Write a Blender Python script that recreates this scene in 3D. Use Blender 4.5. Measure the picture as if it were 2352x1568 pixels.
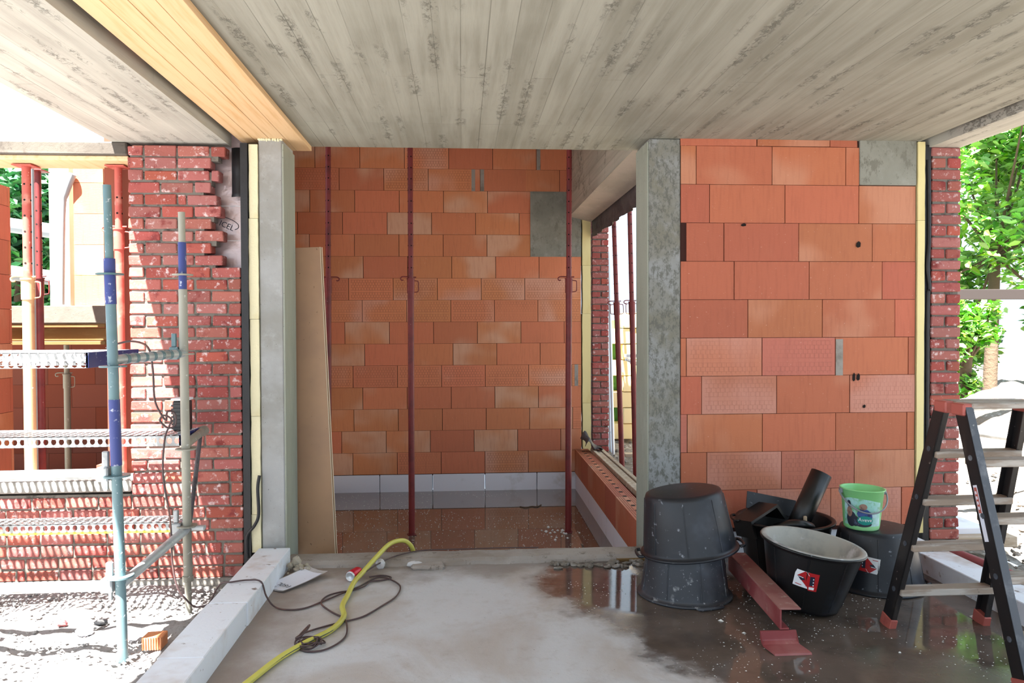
import bpy, math, random
from mathutils import Vector, Matrix, Euler, noise as mnoise
random.seed(7)
PI = math.pi
C = bpy.context.scene.collection
for o in list(bpy.data.objects): bpy.data.objects.remove(o, do_unlink=True)
sc = bpy.context.scene

# ------------------------------------------------------------------ camera
CAMZ = 1.50
YAW, PITCH, ROLL = 0.0656, -0.0182, -0.0039
fw = Vector((math.sin(YAW)*math.cos(PITCH), math.cos(YAW)*math.cos(PITCH), math.sin(PITCH)))
r0 = Vector((math.cos(YAW), -math.sin(YAW), 0)); u0 = r0.cross(fw)
cr, sr = math.cos(ROLL), math.sin(ROLL)
rt = r0*cr + u0*sr; up = u0*cr - r0*sr
cam = bpy.data.cameras.new('camera'); camo = bpy.data.objects.new('camera', cam); C.objects.link(camo)
cam.sensor_width = 36; cam.lens = 1750/2352*36; cam.clip_end = 300
camo.matrix_world = Matrix(((rt.x, up.x, -fw.x, 0), (rt.y, up.y, -fw.y, 0), (rt.z, up.z, -fw.z, CAMZ), (0, 0, 0, 1)))
sc.camera = camo

# ------------------------------------------------------------------ light
w = bpy.data.worlds.new('world'); sc.world = w; w.use_nodes = True
bg = w.node_tree.nodes['Background']; bg.inputs[0].default_value = (0.68, 0.84, 1.0, 1); bg.inputs[1].default_value = 3.0
sl = bpy.data.lights.new('sun', 'SUN'); sl.energy = 85; sl.angle = math.radians(0.53); sl.color = (1.0, 0.97, 0.92)
so = bpy.data.objects.new('sun', sl); C.objects.link(so)
SUND = Vector((0.23, 0.42, -1.0)).normalized()
so.rotation_euler = SUND.to_track_quat('-Z', 'Y').to_euler(); so.location = (-3, -6, 14)
sc.view_settings.view_transform = 'Standard'; sc.view_settings.look = 'None'
sc.view_settings.gamma = 1; sc.view_settings.use_curve_mapping = False
sc.view_settings.exposure = -0.6

# ------------------------------------------------------------------ materials
def srgb(r, g, b):
    f = lambda c: (c/255/12.92) if c/255 <= 0.04045 else ((c/255+0.055)/1.055)**2.4
    return (f(r), f(g), f(b), 1)
class NT:
    def __init__(s, name):
        s.m = bpy.data.materials.new(name); s.m.use_nodes = True; s.t = s.m.node_tree
        s.b = s.t.nodes['Principled BSDF']
    def n(s, typ, **k):
        nd = s.t.nodes.new(typ)
        for a, v in k.items(): setattr(nd, a, v)
        return nd
    def l(s, a, b): s.t.links.new(a, b)
    def val(s, sock, v):
        if hasattr(v, 'is_linked') or isinstance(v, bpy.types.NodeSocket): s.l(v, sock)
        else: sock.default_value = v
    def math(s, op, a, b=0.0, clamp=False):
        nd = s.n('ShaderNodeMath', operation=op, use_clamp=clamp); s.val(nd.inputs[0], a); s.val(nd.inputs[1], b); return nd.outputs[0]
    def rng(s, v, lo, hi, a=0.0, b=1.0):
        nd = s.n('ShaderNodeMapRange', interpolation_type='SMOOTHSTEP'); s.val(nd.inputs[0], v)
        nd.inputs[1].default_value = lo; nd.inputs[2].default_value = hi; nd.inputs[3].default_value = a; nd.inputs[4].default_value = b
        return nd.outputs[0]
    def mix(s, f, a, b, mode='MIX'):
        nd = s.n('ShaderNodeMix', data_type='RGBA', blend_type=mode); s.val(nd.inputs[0], f); s.val(nd.inputs[6], a); s.val(nd.inputs[7], b); return nd.outputs[2]
    def coord(s, stretch=(1, 1, 1), island=False, which='Object'):
        tc = s.n('ShaderNodeTexCoord'); mp = s.n('ShaderNodeMapping'); mp.inputs[3].default_value = stretch
        s.l(tc.outputs[which], mp.inputs[0]); v = mp.outputs[0]
        if island:
            g = s.n('ShaderNodeNewGeometry'); m = s.n('ShaderNodeVectorMath', operation='ADD')
            c = s.n('ShaderNodeCombineXYZ'); r = s.math('MULTIPLY', g.outputs['Random Per Island'], 57.0)
            for i in range(3): s.l(r, c.inputs[i])
            s.l(v, m.inputs[0]); s.l(c.outputs[0], m.inputs[1]); v = m.outputs[0]
        return v
    def noise(s, scale, stretch=(1, 1, 1), island=False, detail=4, rough=0.6, dist=0.0):
        nd = s.n('ShaderNodeTexNoise'); s.l(s.coord(stretch, island), nd.inputs['Vector'])
        nd.inputs['Scale'].default_value = scale; nd.inputs['Detail'].default_value = detail; nd.inputs['Roughness'].default_value = rough
        nd.inputs['Distortion'].default_value = dist; return nd.outputs[0]
    def bump(s, h, strength=0.4, dist=0.01, prev=None):
        nd = s.n('ShaderNodeBump'); s.val(nd.inputs['Height'], h); nd.inputs['Strength'].default_value = strength; nd.inputs['Distance'].default_value = dist
        if prev is not None: s.l(prev, nd.inputs['Normal'])
        return nd.outputs[0]
def mat(name, base, rough=0.8, metal=0.0, layers=(), bump=None, island=0.0, hue=0.0, spec=0.5, alpha=None, coat=0):
    s = NT(name); col = base
    if island or hue:
        g = s.n('ShaderNodeNewGeometry'); h = s.n('ShaderNodeHueSaturation'); h.inputs['Color'].default_value = base
        r = g.outputs['Random Per Island']
        s.l(s.math('ADD', s.math('MULTIPLY', r, island), 1-island/2), h.inputs['Value'])
        r2 = s.math('FRACT', s.math('MULTIPLY', r, 17.3))
        s.l(s.math('ADD', s.math('MULTIPLY', r2, hue), 0.5-hue/2), h.inputs['Hue'])
        s.l(s.math('ADD', s.math('MULTIPLY', s.math('FRACT', s.math('MULTIPLY', r, 7.7)), -island*.7), 1+island*.35), h.inputs['Saturation'])
        col = h.outputs[0]
    for L in layers:
        sc_, c, lo, hi = L[:4]; st = L[4] if len(L) > 4 else (1, 1, 1); isl = L[5] if len(L) > 5 else False
        f = s.rng(s.noise(sc_, st, isl), lo, hi); col = s.mix(f, col, c)
    s.val(s.b.inputs['Base Color'], col)
    s.b.inputs['Roughness'].default_value = rough; s.b.inputs['Metallic'].default_value = metal
    s.b.inputs['Specular IOR Level'].default_value = spec
    if coat: s.b.inputs['Coat Weight'].default_value = coat; s.b.inputs['Coat Roughness'].default_value = 0.15
    if bump: s.l(s.bump(s.noise(bump[0], bump[3] if len(bump) > 3 else (1, 1, 1)), bump[1], bump[2]), s.b.inputs['Normal'])
    return s.m
WHITE = (0.85, 0.85, 0.85, 1)
# clay blocks -------------------------------------------------------
def clay(name, base, pale, pressed=False, palefrac=(0.52, 0.72), ps=0.6):
    s = NT(name); g = s.n('ShaderNodeNewGeometry'); r = g.outputs['Random Per Island']
    h = s.n('ShaderNodeHueSaturation'); h.inputs['Color'].default_value = base
    s.l(s.math('ADD', s.math('MULTIPLY', r, 0.20), 0.90), h.inputs['Value'])
    r2 = s.math('FRACT', s.math('MULTIPLY', r, 13.7)); s.l(s.math('ADD', s.math('MULTIPLY', r2, 0.016), 0.494), h.inputs['Hue'])
    col = h.outputs[0]
    pn = s.noise(1.6, (1, 1, 1.3), True, 2, 0.45)
    f = s.rng(s.math('ADD', pn, s.math('MULTIPLY', s.math('SUBTRACT', r2, 0.5), 0.25)), palefrac[0], palefrac[1], 0, 0.75)
    col = s.mix(f, col, pale)
    f = s.rng(s.noise(9, (6, 6, .6), True, 4), 0.45, 0.75, 0, 0.25); col = s.mix(f, col, (base[0]*.55, base[1]*.5, base[2]*.5, 1))
    f = s.rng(s.noise(70, (1, 1, 1), False, 3, 0.7), 0.66, 0.74, 0, 0.5); col = s.mix(f, col, (0.75, 0.55, 0.45, 1))
    n = s.bump(s.noise(40, (1, 1, 4), True), 0.25, 0.004)
    if pressed:
        br = s.n('ShaderNodeTexBrick'); v = s.coord((1, 1, 1), False, 'UV')
        s.l(v, br.inputs['Vector']); br.offset = 0.5; br.inputs['Scale'].default_value = 1
        br.inputs['Brick Width'].default_value = 0.062; br.inputs['Row Height'].default_value = 0.115; br.inputs['Mortar Size'].default_value = 0.007; br.inputs['Mortar Smooth'].default_value = 0.3
        sep = s.n('ShaderNodeSeparateXYZ'); s.l(v, sep.inputs[0])
        y = sep.outputs[1]; x = sep.outputs[0]
        inb = s.math('MULTIPLY', s.math('MULTIPLY', s.math('GREATER_THAN', x, 0.04), s.math('LESS_THAN', x, 0.96)), s.math('MULTIPLY', s.math('GREATER_THAN', y, 0.06), s.math('LESS_THAN', y, 0.93)))
        band = s.math('LESS_THAN', s.math('ABSOLUTE', s.math('SUBTRACT', y, 0.40)), 0.055)
        pat = s.math('MULTIPLY', s.math('MULTIPLY', br.outputs['Fac'], inb), s.math('SUBTRACT', 1.0, band))
        edge = s.math('LESS_THAN', s.math('ABSOLUTE', s.math('SUBTRACT', s.math('ABSOLUTE', s.math('SUBTRACT', y, 0.40)), 0.055)), 0.008)
        pat = s.math('MAXIMUM', pat, s.math('MULTIPLY', edge, inb))
        fade = s.rng(s.noise(1.9, (1, 1, 1), True, 2), 0.34, 0.55, 0.25, 1.0)
        f = s.math('MULTIPLY', pat, fade); col = s.mix(s.math('MULTIPLY', f, ps), col, (base[0]*.5, base[1]*.5, base[2]*.5, 1))
        n = s.bump(s.math('MULTIPLY', f, -1.0), 0.6, 0.004, n)
    s.val(s.b.inputs['Base Color'], col); s.l(n, s.b.inputs['Normal']); s.b.inputs['Roughness'].default_value = 0.75
    return s.m
M = {}
M['clay_far'] = clay('clay_far', srgb(202, 124, 86), srgb(212, 170, 142))
M['clay_far_p'] = clay('clay_far_pressed', srgb(210, 130, 92), srgb(214, 164, 142), True)
M['clay_r'] = clay('clay_right', srgb(176, 99, 71), srgb(192, 134, 106), False, (0.56, 0.72))
M['clay_r_p'] = clay('clay_right_pressed', srgb(184, 110, 90), srgb(194, 138, 122), True, (0.52, 0.72), 0.22)
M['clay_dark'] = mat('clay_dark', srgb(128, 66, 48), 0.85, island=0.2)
M['gap'] = mat('dark_joint_clay', srgb(56, 26, 20), 0.95)  # dark brown backing showing in the block joints
M['brick'] = mat('red_brick', srgb(152, 84, 76), 0.85, island=0.35, hue=0.012,
    layers=[(8, srgb(120, 45, 42), 0.55, 0.7, (1, 1, 1), True), (26, srgb(206, 184, 182), 0.56, 0.74, (1, 1, 1), True), (90, srgb(228, 215, 210), 0.66, 0.72)], bump=(60, 0.5, 0.004))
M['mortar'] = mat('grey_mortar', srgb(112, 106, 98), 0.95, layers=[(20, srgb(70, 66, 60), 0.5, 0.7)], bump=(50, 0.6, 0.006))
M['mortar_lt'] = mat('light_mortar', srgb(150, 145, 138), 0.95, layers=[(8, srgb(120, 114, 106), 0.45, 0.7)], bump=(30, 0.6, 0.006))
M['white'] = mat('aerated_block', srgb(228, 229, 236), 0.9, layers=[(3, srgb(186, 180, 172), 0.58, 0.8), (40, srgb(185, 182, 180), 0.66, 0.8)], bump=(120, 0.3, 0.002))
M['kerbw'] = mat('aerated_block_dusty', srgb(224, 228, 236), 0.92, layers=[(2.2, srgb(186, 170, 160), 0.50, 0.72), (14, srgb(120, 105, 98), 0.63, 0.74), (45, srgb(150, 130, 125), 0.68, 0.74)], bump=(60, 0.4, 0.003))
def concrete(name, c1, c2, c3, dark=None, blot=(0.5, 0.62), st=(1, 1, 1), bs=11):
    s = NT(name); col = s.mix(s.rng(s.noise(2.2, st, False, 4), 0.35, 0.65), c1, c2)
    col = s.mix(s.rng(s.noise(7, st, False, 5, 0.7), 0.5, 0.75, 0, 0.6), col, c3)
    if dark: col = s.mix(s.rng(s.noise(bs, (1, 1, .6), False, 8, 0.8), blot[0], blot[1], 0, 0.85), col, dark)
    pits = s.rng(s.noise(85, (1, 1, 1), False, 2, 0.5), 0.70, 0.74, 0, 0.7); col = s.mix(pits, col, (0.06, 0.06, 0.055, 1))
    s.val(s.b.inputs['Base Color'], col); s.b.inputs['Roughness'].default_value = 0.8
    n = s.bump(s.noise(14, st, False, 6, 0.7), 0.35, 0.01); n = s.bump(s.math('MULTIPLY', pits, -1.0), 0.5, 0.004, n)
    s.l(n, s.b.inputs['Normal']); return s.m
M['conc'] = concrete('column_concrete', srgb(160, 161, 161), srgb(140, 139, 134), srgb(174, 175, 176))
M['conc_side'] = concrete('formed_concrete', srgb(150, 154, 142), srgb(138, 142, 128), srgb(162, 166, 156), st=(1, 1, .3))
M['conc_blot'] = concrete('blotched_concrete', srgb(142, 145, 146), srgb(118, 116, 104), srgb(152, 156, 160), srgb(92, 92, 86), (.47, .58), bs=24)
M['conc_patch'] = concrete('rough_concrete', srgb(140, 140, 130), srgb(122, 122, 112), srgb(158, 158, 150), srgb(112, 110, 100), (.52, .6))
M['conc_warm'] = concrete('warm_grey_concrete', srgb(172, 164, 148), srgb(158, 148, 132), srgb(180, 172, 160), srgb(120, 104, 92), (.58, .68))  # concrete of a warmer grey tone
def board_ceiling(name, c1, c2, pw=0.115, turn=False):
    s = NT(name); tc = s.n('ShaderNodeTexCoord'); sep = s.n('ShaderNodeSeparateXYZ'); s.l(tc.outputs['Object'], sep.inputs[0])
    cmb = s.n('ShaderNodeCombineXYZ')
    X, Y, Z = sep.outputs[0], sep.outputs[1], sep.outputs[2]
    if turn == 'z': s.l(Y, cmb.inputs[0]); s.l(Z, cmb.inputs[1])
    else: s.l(Y, cmb.inputs[0]); s.l(X, cmb.inputs[1])
    br = s.n('ShaderNodeTexBrick'); s.l(cmb.outputs[0], br.inputs['Vector']); br.offset = 0.37; br.offset_frequency = 3
    br.inputs['Scale'].default_value = 1; br.inputs['Brick Width'].default_value = 2.3; br.inputs['Row Height'].default_value = pw
    br.inputs['Mortar Size'].default_value = 0.0022; br.inputs['Mortar Smooth'].default_value = 0.4
    br.inputs['Color1'].default_value = (0, 0, 0, 1); br.inputs['Color2'].default_value = (1, 1, 1, 1); br.inputs['Mortar'].default_value = (.5, .5, .5, 1)
    tone = s.n('ShaderNodeSeparateColor'); s.l(br.outputs['Color'], tone.inputs[0])
    st = (9, .5, 9) if turn != 'z' else (1, .4, 9)
    streak = s.noise(1.6, st, False, 5, 0.6)
    col = s.mix(s.rng(streak, 0.32, 0.68), c1, c2)
    col = s.mix(s.math('MULTIPLY', tone.outputs[0], 0.28), col, (c2[0]*.72, c2[1]*.72, c2[2]*.72, 1))
    cloud = s.noise(1.1, (1, 1, 1), False, 4); col = s.mix(s.rng(cloud, 0.4, 0.7, 0, 0.35), col, (c1[0]*1.15, c1[1]*1.15, c1[2]*1.15, 1))
    # honeycombed patches along the board seams
    sx = s.math('FRACT', s.math('DIVIDE', X, pw*1.0)); seam = s.rng(s.math('ABSOLUTE', s.math('SUBTRACT', sx, 0.5)), 0.16, 0.46)
    patch = s.math('MULTIPLY', seam, s.rng(s.noise(2.3, (2.2, .8, 1), False, 3), 0.50, 0.62))
    crumb = s.rng(s.noise(34, (1, .6, 1), False, 6, 0.8, 0.3), 0.50, 0.58)
    hc = s.math('MULTIPLY', patch, crumb); col = s.mix(s.math('MULTIPLY', hc, 0.62), col, (c2[0]*.42, c2[1]*.42, c2[2]*.40, 1))
    sm_ = s.rng(s.noise(1.1, (3, .5, 3), False, 3), 0.42, 0.62, 0.05, 0.55); col = s.mix(s.math('MULTIPLY', br.outputs['Fac'], sm_), col, (c2[0]*.4, c2[1]*.4, c2[2]*.38, 1))
    s.val(s.b.inputs['Base Color'], col); s.b.inputs['Roughness'].default_value = 0.82
    n = s.bump(s.math('ADD', s.math('MULTIPLY', tone.outputs[0], 0.5), s.math('MULTIPLY', streak, 0.8)), 0.5, 0.012)
    n = s.bump(s.math('MULTIPLY', br.outputs['Fac'], 1.0), 0.5, 0.006, n)
    n = s.bump(s.math('MULTIPLY', hc, -1.0), 0.7, 0.010, n)
    s.l(n, s.b.inputs['Normal']); return s.m
M['ceil'] = board_ceiling('board_marked_ceiling', srgb(152, 151, 140), srgb(128, 126, 114))
M['ceil_l'] = board_ceiling('board_marked_slab', srgb(180, 178, 168), srgb(158, 155, 146), 0.10)
M['beamside'] = board_ceiling('board_marked_beam', srgb(184, 180, 166), srgb(158, 154, 140), 0.12, 'z')
M['soffit'] = concrete('beam_soffit', srgb(182, 172, 160), srgb(162, 154, 142), srgb(196, 190, 180), st=(1, .5, 1))
# floors
def floor_front():
    s = NT('front_floor_concrete'); tc = s.n('ShaderNodeTexCoord'); sep = s.n('ShaderNodeSeparateXYZ'); s.l(tc.outputs['Object'], sep.inputs[0]); X, Y = sep.outputs[0], sep.outputs[1]
    dry = s.mix(s.rng(s.noise(1.3, (1, 1, 1), False, 5, 0.6, 0.6), 0.38, 0.66), srgb(198, 200, 204), srgb(178, 171, 166))
    dry = s.mix(s.rng(s.noise(9, (1, 1, 1), False, 6, 0.7), 0.5, 0.75, 0, 0.4), dry, srgb(156, 146, 138))
    dry = s.mix(s.rng(s.noise(60, (1, 1, 1), False, 2), 0.7, 0.76, 0, 0.6), dry, srgb(95, 82, 74))
    # dust against the kerb and mud at the back edge
    kd = s.rng(s.math('ADD', s.math('ADD', X, 1.09), s.math('MULTIPLY', s.math('SUBTRACT', s.noise(5, (1, 1, 1), False, 5), 0.5), 0.5)), 0.02, 0.42, 0.75, 0)
    dry = s.mix(kd, dry, srgb(134, 118, 108))
    mud = s.rng(s.math('ADD', Y, s.math('MULTIPLY', s.math('SUBTRACT', s.noise(3.0, (1, 1, 1), False, 6), 0.5), 0.8)), 4.45, 4.8, 0, 0.75)
    dry = s.mix(mud, dry, srgb(122, 106, 92))
    # wet area boundary
    edge = s.math('ADD', 0.42, s.math('MULTIPLY', s.math('MAXIMUM', s.math('SUBTRACT', 4.15, Y), 0.0), 0.50))
    d = s.math('ADD', s.math('SUBTRACT', X, edge), s.math('MULTIPLY', s.math('SUBTRACT', s.noise(2.6, (1, 1, 1), False, 6, 0.62), 0.5), 0.75))
    wet = s.rng(d, -0.03, 0.17)
    wcol = s.mix(s.rng(s.noise(2.6, (1, 1, 1), False, 4), 0.4, 0.65), srgb(104, 92, 84), srgb(84, 74, 67))
    crumbs = s.rng(s.noise(75, (1, 1, 1), False, 3, 0.6), 0.685, 0.71)
    clus = s.rng(s.noise(2.1, (1, 1, 1), False, 3), 0.42, 0.6)
    cr_ = s.math('MULTIPLY', crumbs, clus)
    wcol = s.mix(cr_, wcol, srgb(196, 198, 205))
    col = s.mix(wet, dry, wcol); s.val(s.b.inputs['Base Color'], col)
    pud = s.rng(s.noise(1.25, (1, 1, 1), False, 2), 0.38, 0.52)
    rw = s.mix(pud, (0.28, 0.28, 0.28, 1), (0.035, 0.035, 0.035, 1)); rw = s.mix(cr_, rw, (0.7, 0.7, 0.7, 1))
    s.val(s.b.inputs['Roughness'], s.mix(wet, (0.62, 0.62, 0.62, 1), rw))
    bh = s.math('MULTIPLY', s.noise(18, (1, 1, 1), False, 6, 0.7), s.math('SUBTRACT', 1.0, s.math('MULTIPLY', wet, s.math('MULTIPLY', pud, 0.97))))
    s.l(s.bump(bh, 0.3, 0.012), s.b.inputs['Normal']); return s.m
M['floor'] = floor_front()
def floor_back():
    s = NT('flooded_floor'); 
    col = s.mix(s.rng(s.noise(1.7, (1, 2.5, 1), False, 5), 0.35, 0.7), srgb(112, 96, 82), srgb(94, 82, 72))
    sp = s.math('MULTIPLY', s.rng(s.noise(62, (1, 1, 1), False, 3), 0.675, 0.70), s.rng(s.noise(3, (1, 1, 1), False, 3), 0.4, 0.55))
    col = s.mix(sp, col, srgb(190, 184, 178)); s.val(s.b.inputs['Base Color'], col)
    s.val(s.b.inputs['Roughness'], s.mix(sp, (0.03, 0.03, 0.03, 1), (0.6, 0.6, 0.6, 1)))
    s.b.inputs['IOR'].default_value = 1.5; s.b.inputs['Coat Weight'].default_value = 0.55; s.b.inputs['Coat Roughness'].default_value = 0.02
    s.l(s.bump(s.noise(5, (1, 1, 1), False, 2), 0.02, 0.004), s.b.inputs['Normal']); return s.m
M['floor_b'] = floor_back()
M['gravel'] = mat('gravel_ground', srgb(146, 143, 142), 0.95, layers=[(5, srgb(132, 128, 124), 0.45, 0.7), (60, srgb(116, 112, 108), 0.52, 0.7)], bump=(45, 0.5, 0.015))
M['dirt'] = mat('rubble_dirt', srgb(124, 116, 106), 0.95, layers=[(3, srgb(104, 92, 80), 0.45, 0.65), (14, srgb(158, 152, 146), 0.52, 0.66), (50, srgb(92, 80, 68), 0.58, 0.7)], bump=(18, 0.9, 0.03))
M['pine'] = mat('pine_formwork', srgb(214, 182, 138), 0.7, island=0.14, hue=0.012, layers=[(2.2, srgb(200, 160, 112), 0.45, 0.72, (14, .7, 14), True), (5, srgb(180, 126, 74), 0.66, 0.78, (2, .8, 2), True), (11, srgb(110, 72, 40), 0.73, 0.79, (1, .7, 1))], bump=(9, 0.15, 0.003, (9, .6, 9)))
M['oldwood'] = mat('weathered_wood', srgb(168, 150, 128), 0.85, island=0.2, layers=[(3, srgb(196, 182, 166), 0.48, 0.68, (1, 6, 6), True), (30, srgb(110, 96, 80), 0.62, 0.74)], bump=(20, 0.4, 0.004, (1, 5, 5)))
M['tread'] = mat('dusty_tread_wood', srgb(150, 134, 120), 0.8, layers=[(3, srgb(182, 174, 166), 0.45, 0.62, (1, 5, 5)), (35, srgb(110, 98, 88), 0.62, 0.72)], bump=(20, 0.4, 0.003, (1, 5, 5)))
M['yelwood'] = mat('formwork_yellow_wood', srgb(112, 84, 44), 0.8, island=0.15, layers=[(4, srgb(128, 104, 66), 0.5, 0.7, (1, 5, 5))], bump=(20, 0.3, 0.004))  # base colour darkened to stand for shade on the formwork beams
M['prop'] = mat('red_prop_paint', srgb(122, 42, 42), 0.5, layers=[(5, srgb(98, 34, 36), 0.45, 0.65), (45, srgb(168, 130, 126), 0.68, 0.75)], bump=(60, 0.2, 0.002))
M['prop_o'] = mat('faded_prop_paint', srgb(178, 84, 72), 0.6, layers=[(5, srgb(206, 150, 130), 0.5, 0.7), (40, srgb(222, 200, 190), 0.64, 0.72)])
M['prop_y'] = mat('cream_prop_paint', srgb(190, 160, 120), 0.6, layers=[(5, srgb(160, 110, 84), 0.55, 0.75), (40, srgb(222, 210, 200), 0.62, 0.72)])  # cream tone for the lower prop parts
M['galv'] = mat('galvanised_steel', srgb(172, 176, 178), 0.45, 0.35, layers=[(6, srgb(140, 142, 142), 0.45, 0.65), (40, srgb(205, 205, 200), 0.64, 0.72)])
M['blue'] = mat('scaffold_blue_teal', srgb(96, 122, 128), 0.45, 0.1, layers=[(1.3, srgb(58, 74, 120), 0.54, 0.62, (.2, .2, 1)), (1.9, srgb(70, 104, 104), 0.5, 0.65, (.2, .2, 1)), (50, srgb(190, 195, 200), 0.63, 0.70)])
M['bluec'] = mat('scaffold_blue_sleeve', srgb(46, 58, 122), 0.45, 0.0, layers=[(30, srgb(170, 175, 190), 0.6, 0.7)])
M['tubegr'] = mat('scaffold_muddy_tube', srgb(150, 148, 136), 0.55, 0.15, layers=[(3, srgb(112, 108, 96), 0.5, 0.7, (1, 1, .4)), (35, srgb(200, 200, 196), 0.63, 0.70)])
M['yel'] = mat('yellow_paint', srgb(205, 180, 60), 0.5)
M['red'] = mat('red_paint', srgb(168, 36, 40), 0.45)
M['insul'] = mat('insulation_foam', srgb(220, 212, 178), 0.9, layers=[(3, srgb(208, 194, 148), 0.5, 0.75)], bump=(90, 0.8, 0.004))
M['insul2'] = mat('insulation_foam_smooth', srgb(220, 206, 150), 0.85, layers=[(2, srgb(202, 180, 116), 0.5, 0.75, (1, 1, .3))], bump=(60, 0.4, 0.003))
M['foil'] = mat('insulation_foil', srgb(206, 186, 184), 0.32, 0.55, layers=[(3, srgb(186, 166, 170), 0.45, 0.65)], bump=(11, 0.7, 0.01))
M['black'] = mat('black_membrane', srgb(28, 27, 30), 0.5, bump=(12, 0.4, 0.01))
M['dgrey'] = mat('dark_grey_membrane', srgb(84, 78, 80), 0.6, layers=[(4, srgb(62, 56, 58), 0.45, 0.65)], bump=(9, 0.9, 0.02, (4, 4, 1)))
M['edge'] = concrete('rough_floor_edge', srgb(158, 150, 144), srgb(134, 122, 112), srgb(164, 156, 150), srgb(92, 80, 70), (.55, .65))
M['tub'] = mat('black_rubber_tub', srgb(28, 31, 38), 0.42, layers=[(2.5, srgb(66, 70, 80), 0.52, 0.75), (26, srgb(130, 134, 142), 0.64, 0.74)], bump=(30, 0.2, 0.003))
M['tub_d'] = mat('dusty_rubber_tub', srgb(50, 52, 58), 0.45, layers=[(2.2, srgb(92, 97, 106), 0.45, 0.7), (12, srgb(140, 142, 144), 0.60, 0.72), (60, srgb(165, 166, 170), 0.64, 0.70)], bump=(30, 0.3, 0.003))
M['tub_b'] = mat('clean_black_tub', srgb(20, 20, 22), 0.38, layers=[(3, srgb(44, 48, 56), 0.58, 0.75), (40, srgb(110, 114, 120), 0.70, 0.76)])
M['crust'] = mat('dried_mortar', srgb(176, 176, 170), 0.8, layers=[(4, srgb(140, 142, 142), 0.42, 0.62), (9, srgb(200, 202, 204), 0.55, 0.7)], bump=(9, 0.6, 0.01))
M['lime'] = mat('lime_plastic', srgb(140, 216, 140), 0.35, layers=[(3, srgb(156, 222, 160), 0.4, 0.7)])
M['steelred'] = mat('red_oxide_steel', srgb(138, 62, 64), 0.55, layers=[(3, srgb(158, 96, 94), 0.45, 0.65), (14, srgb(166, 122, 112), 0.6, 0.75)], bump=(40, 0.2, 0.002))
M['steeldust'] = mat('red_oxide_steel_dusty', srgb(150, 104, 98), 0.7, layers=[(3, srgb(128, 70, 70), 0.5, 0.7), (20, srgb(170, 150, 138), 0.58, 0.72)])
M['board'] = mat('hardboard_face', srgb(168, 132, 100), 0.5, layers=[(2, srgb(154, 120, 94), 0.4, 0.7), (38, srgb(110, 84, 58), 0.66, 0.74)])
M['boardedge'] = mat('hardboard_edge', srgb(214, 202, 178), 0.7)
M['rail'] = mat('black_ladder_rail', srgb(34, 31, 32), 0.42, layers=[(5, srgb(72, 64, 58), 0.54, 0.72, (1, 1, .4)), (40, srgb(150, 140, 132), 0.68, 0.75)])
M['railgrey'] = mat('ladder_rail_cap', srgb(72, 76, 84), 0.45, layers=[(8, srgb(118, 120, 126), 0.5, 0.7), (40, srgb(170, 168, 165), 0.66, 0.73)])
M['redcap'] = mat('faded_red_plastic', srgb(176, 92, 82), 0.55, layers=[(6, srgb(140, 62, 58), 0.5, 0.7)])
M['hose'] = mat('yellow_hose', srgb(202, 196, 92), 0.45, layers=[(3, srgb(186, 180, 84), 0.45, 0.7), (20, srgb(150, 140, 80), 0.66, 0.78)])
M['stripe'] = mat('dark_stripe', srgb(60, 66, 78), 0.5)
M['olive'] = mat('olive_hose', srgb(150, 138, 70), 0.5, layers=[(4, srgb(120, 108, 56), 0.5, 0.7)])
M['cable'] = mat('brown_rubber_cable', srgb(74, 56, 56), 0.5, layers=[(6, srgb(120, 84, 74), 0.55, 0.75)])
M['paper'] = mat('white_paper', srgb(226, 228, 240), 0.7)
M['plastic_film'] = mat('clear_film', srgb(196, 192, 192), 0.2)
M['ink'] = mat('dark_ink', srgb(36, 38, 52), 0.6)
M['whitep'] = mat('white_print', srgb(232, 234, 238), 0.5)
M['redp'] = mat('red_print', srgb(176, 24, 30), 0.5)
M['navy'] = mat('navy_print', srgb(24, 30, 52), 0.5)
M['teal'] = mat('teal_print', srgb(24, 142, 132), 0.4)
M['skyp'] = mat('pale_picture_print', srgb(150, 206, 196), 0.4, layers=[(20, srgb(110, 178, 120), 0.5, 0.65), (9, srgb(178, 214, 222), 0.45, 0.65)])
M['darkp'] = mat('dark_picture_print', srgb(46, 48, 62), 0.4, layers=[(30, srgb(86, 96, 124), 0.5, 0.65)])
M['skinp'] = mat('brown_picture_print', srgb(150, 118, 104), 0.4, layers=[(40, srgb(110, 84, 76), 0.5, 0.65)])
M['bluep'] = mat('blue_picture_print', srgb(62, 86, 150), 0.4, layers=[(40, srgb(50, 56, 100), 0.5, 0.65)])
M['greyplastic'] = mat('grey_handle', srgb(128, 132, 140), 0.5)
M['alu'] = mat('aluminium', srgb(205, 208, 212), 0.35, 0.6)
M['canred'] = mat('can_red', srgb(206, 30, 56), 0.3, 0.3)
M['crumb'] = mat('foam_crumbs', srgb(222, 222, 218), 0.8)
M['leaf'] = mat('leaves', srgb(116, 168, 70), 0.55, island=0.6, hue=0.05)
M['leaf_d'] = mat('leaves_dark', srgb(66, 128, 74), 0.55, island=0.7, hue=0.05)
M['bark'] = mat('bark', srgb(92, 76, 60), 0.9, bump=(20, 0.8, 0.02))
M['brownsteel'] = mat('brown_steel_rail', srgb(46, 38, 35), 0.6)
M['yelstone'] = mat('yellow_blocks', srgb(232, 206, 150), 0.85, island=0.25)
M['pipegr'] = mat('grey_pipe', srgb(150, 160, 164), 0.5)
M['sacks'] = mat('white_wall', srgb(228, 226, 220), 0.85)
M['pinkfoam'] = mat('pink_foam', srgb(214, 160, 150), 0.8)
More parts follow.
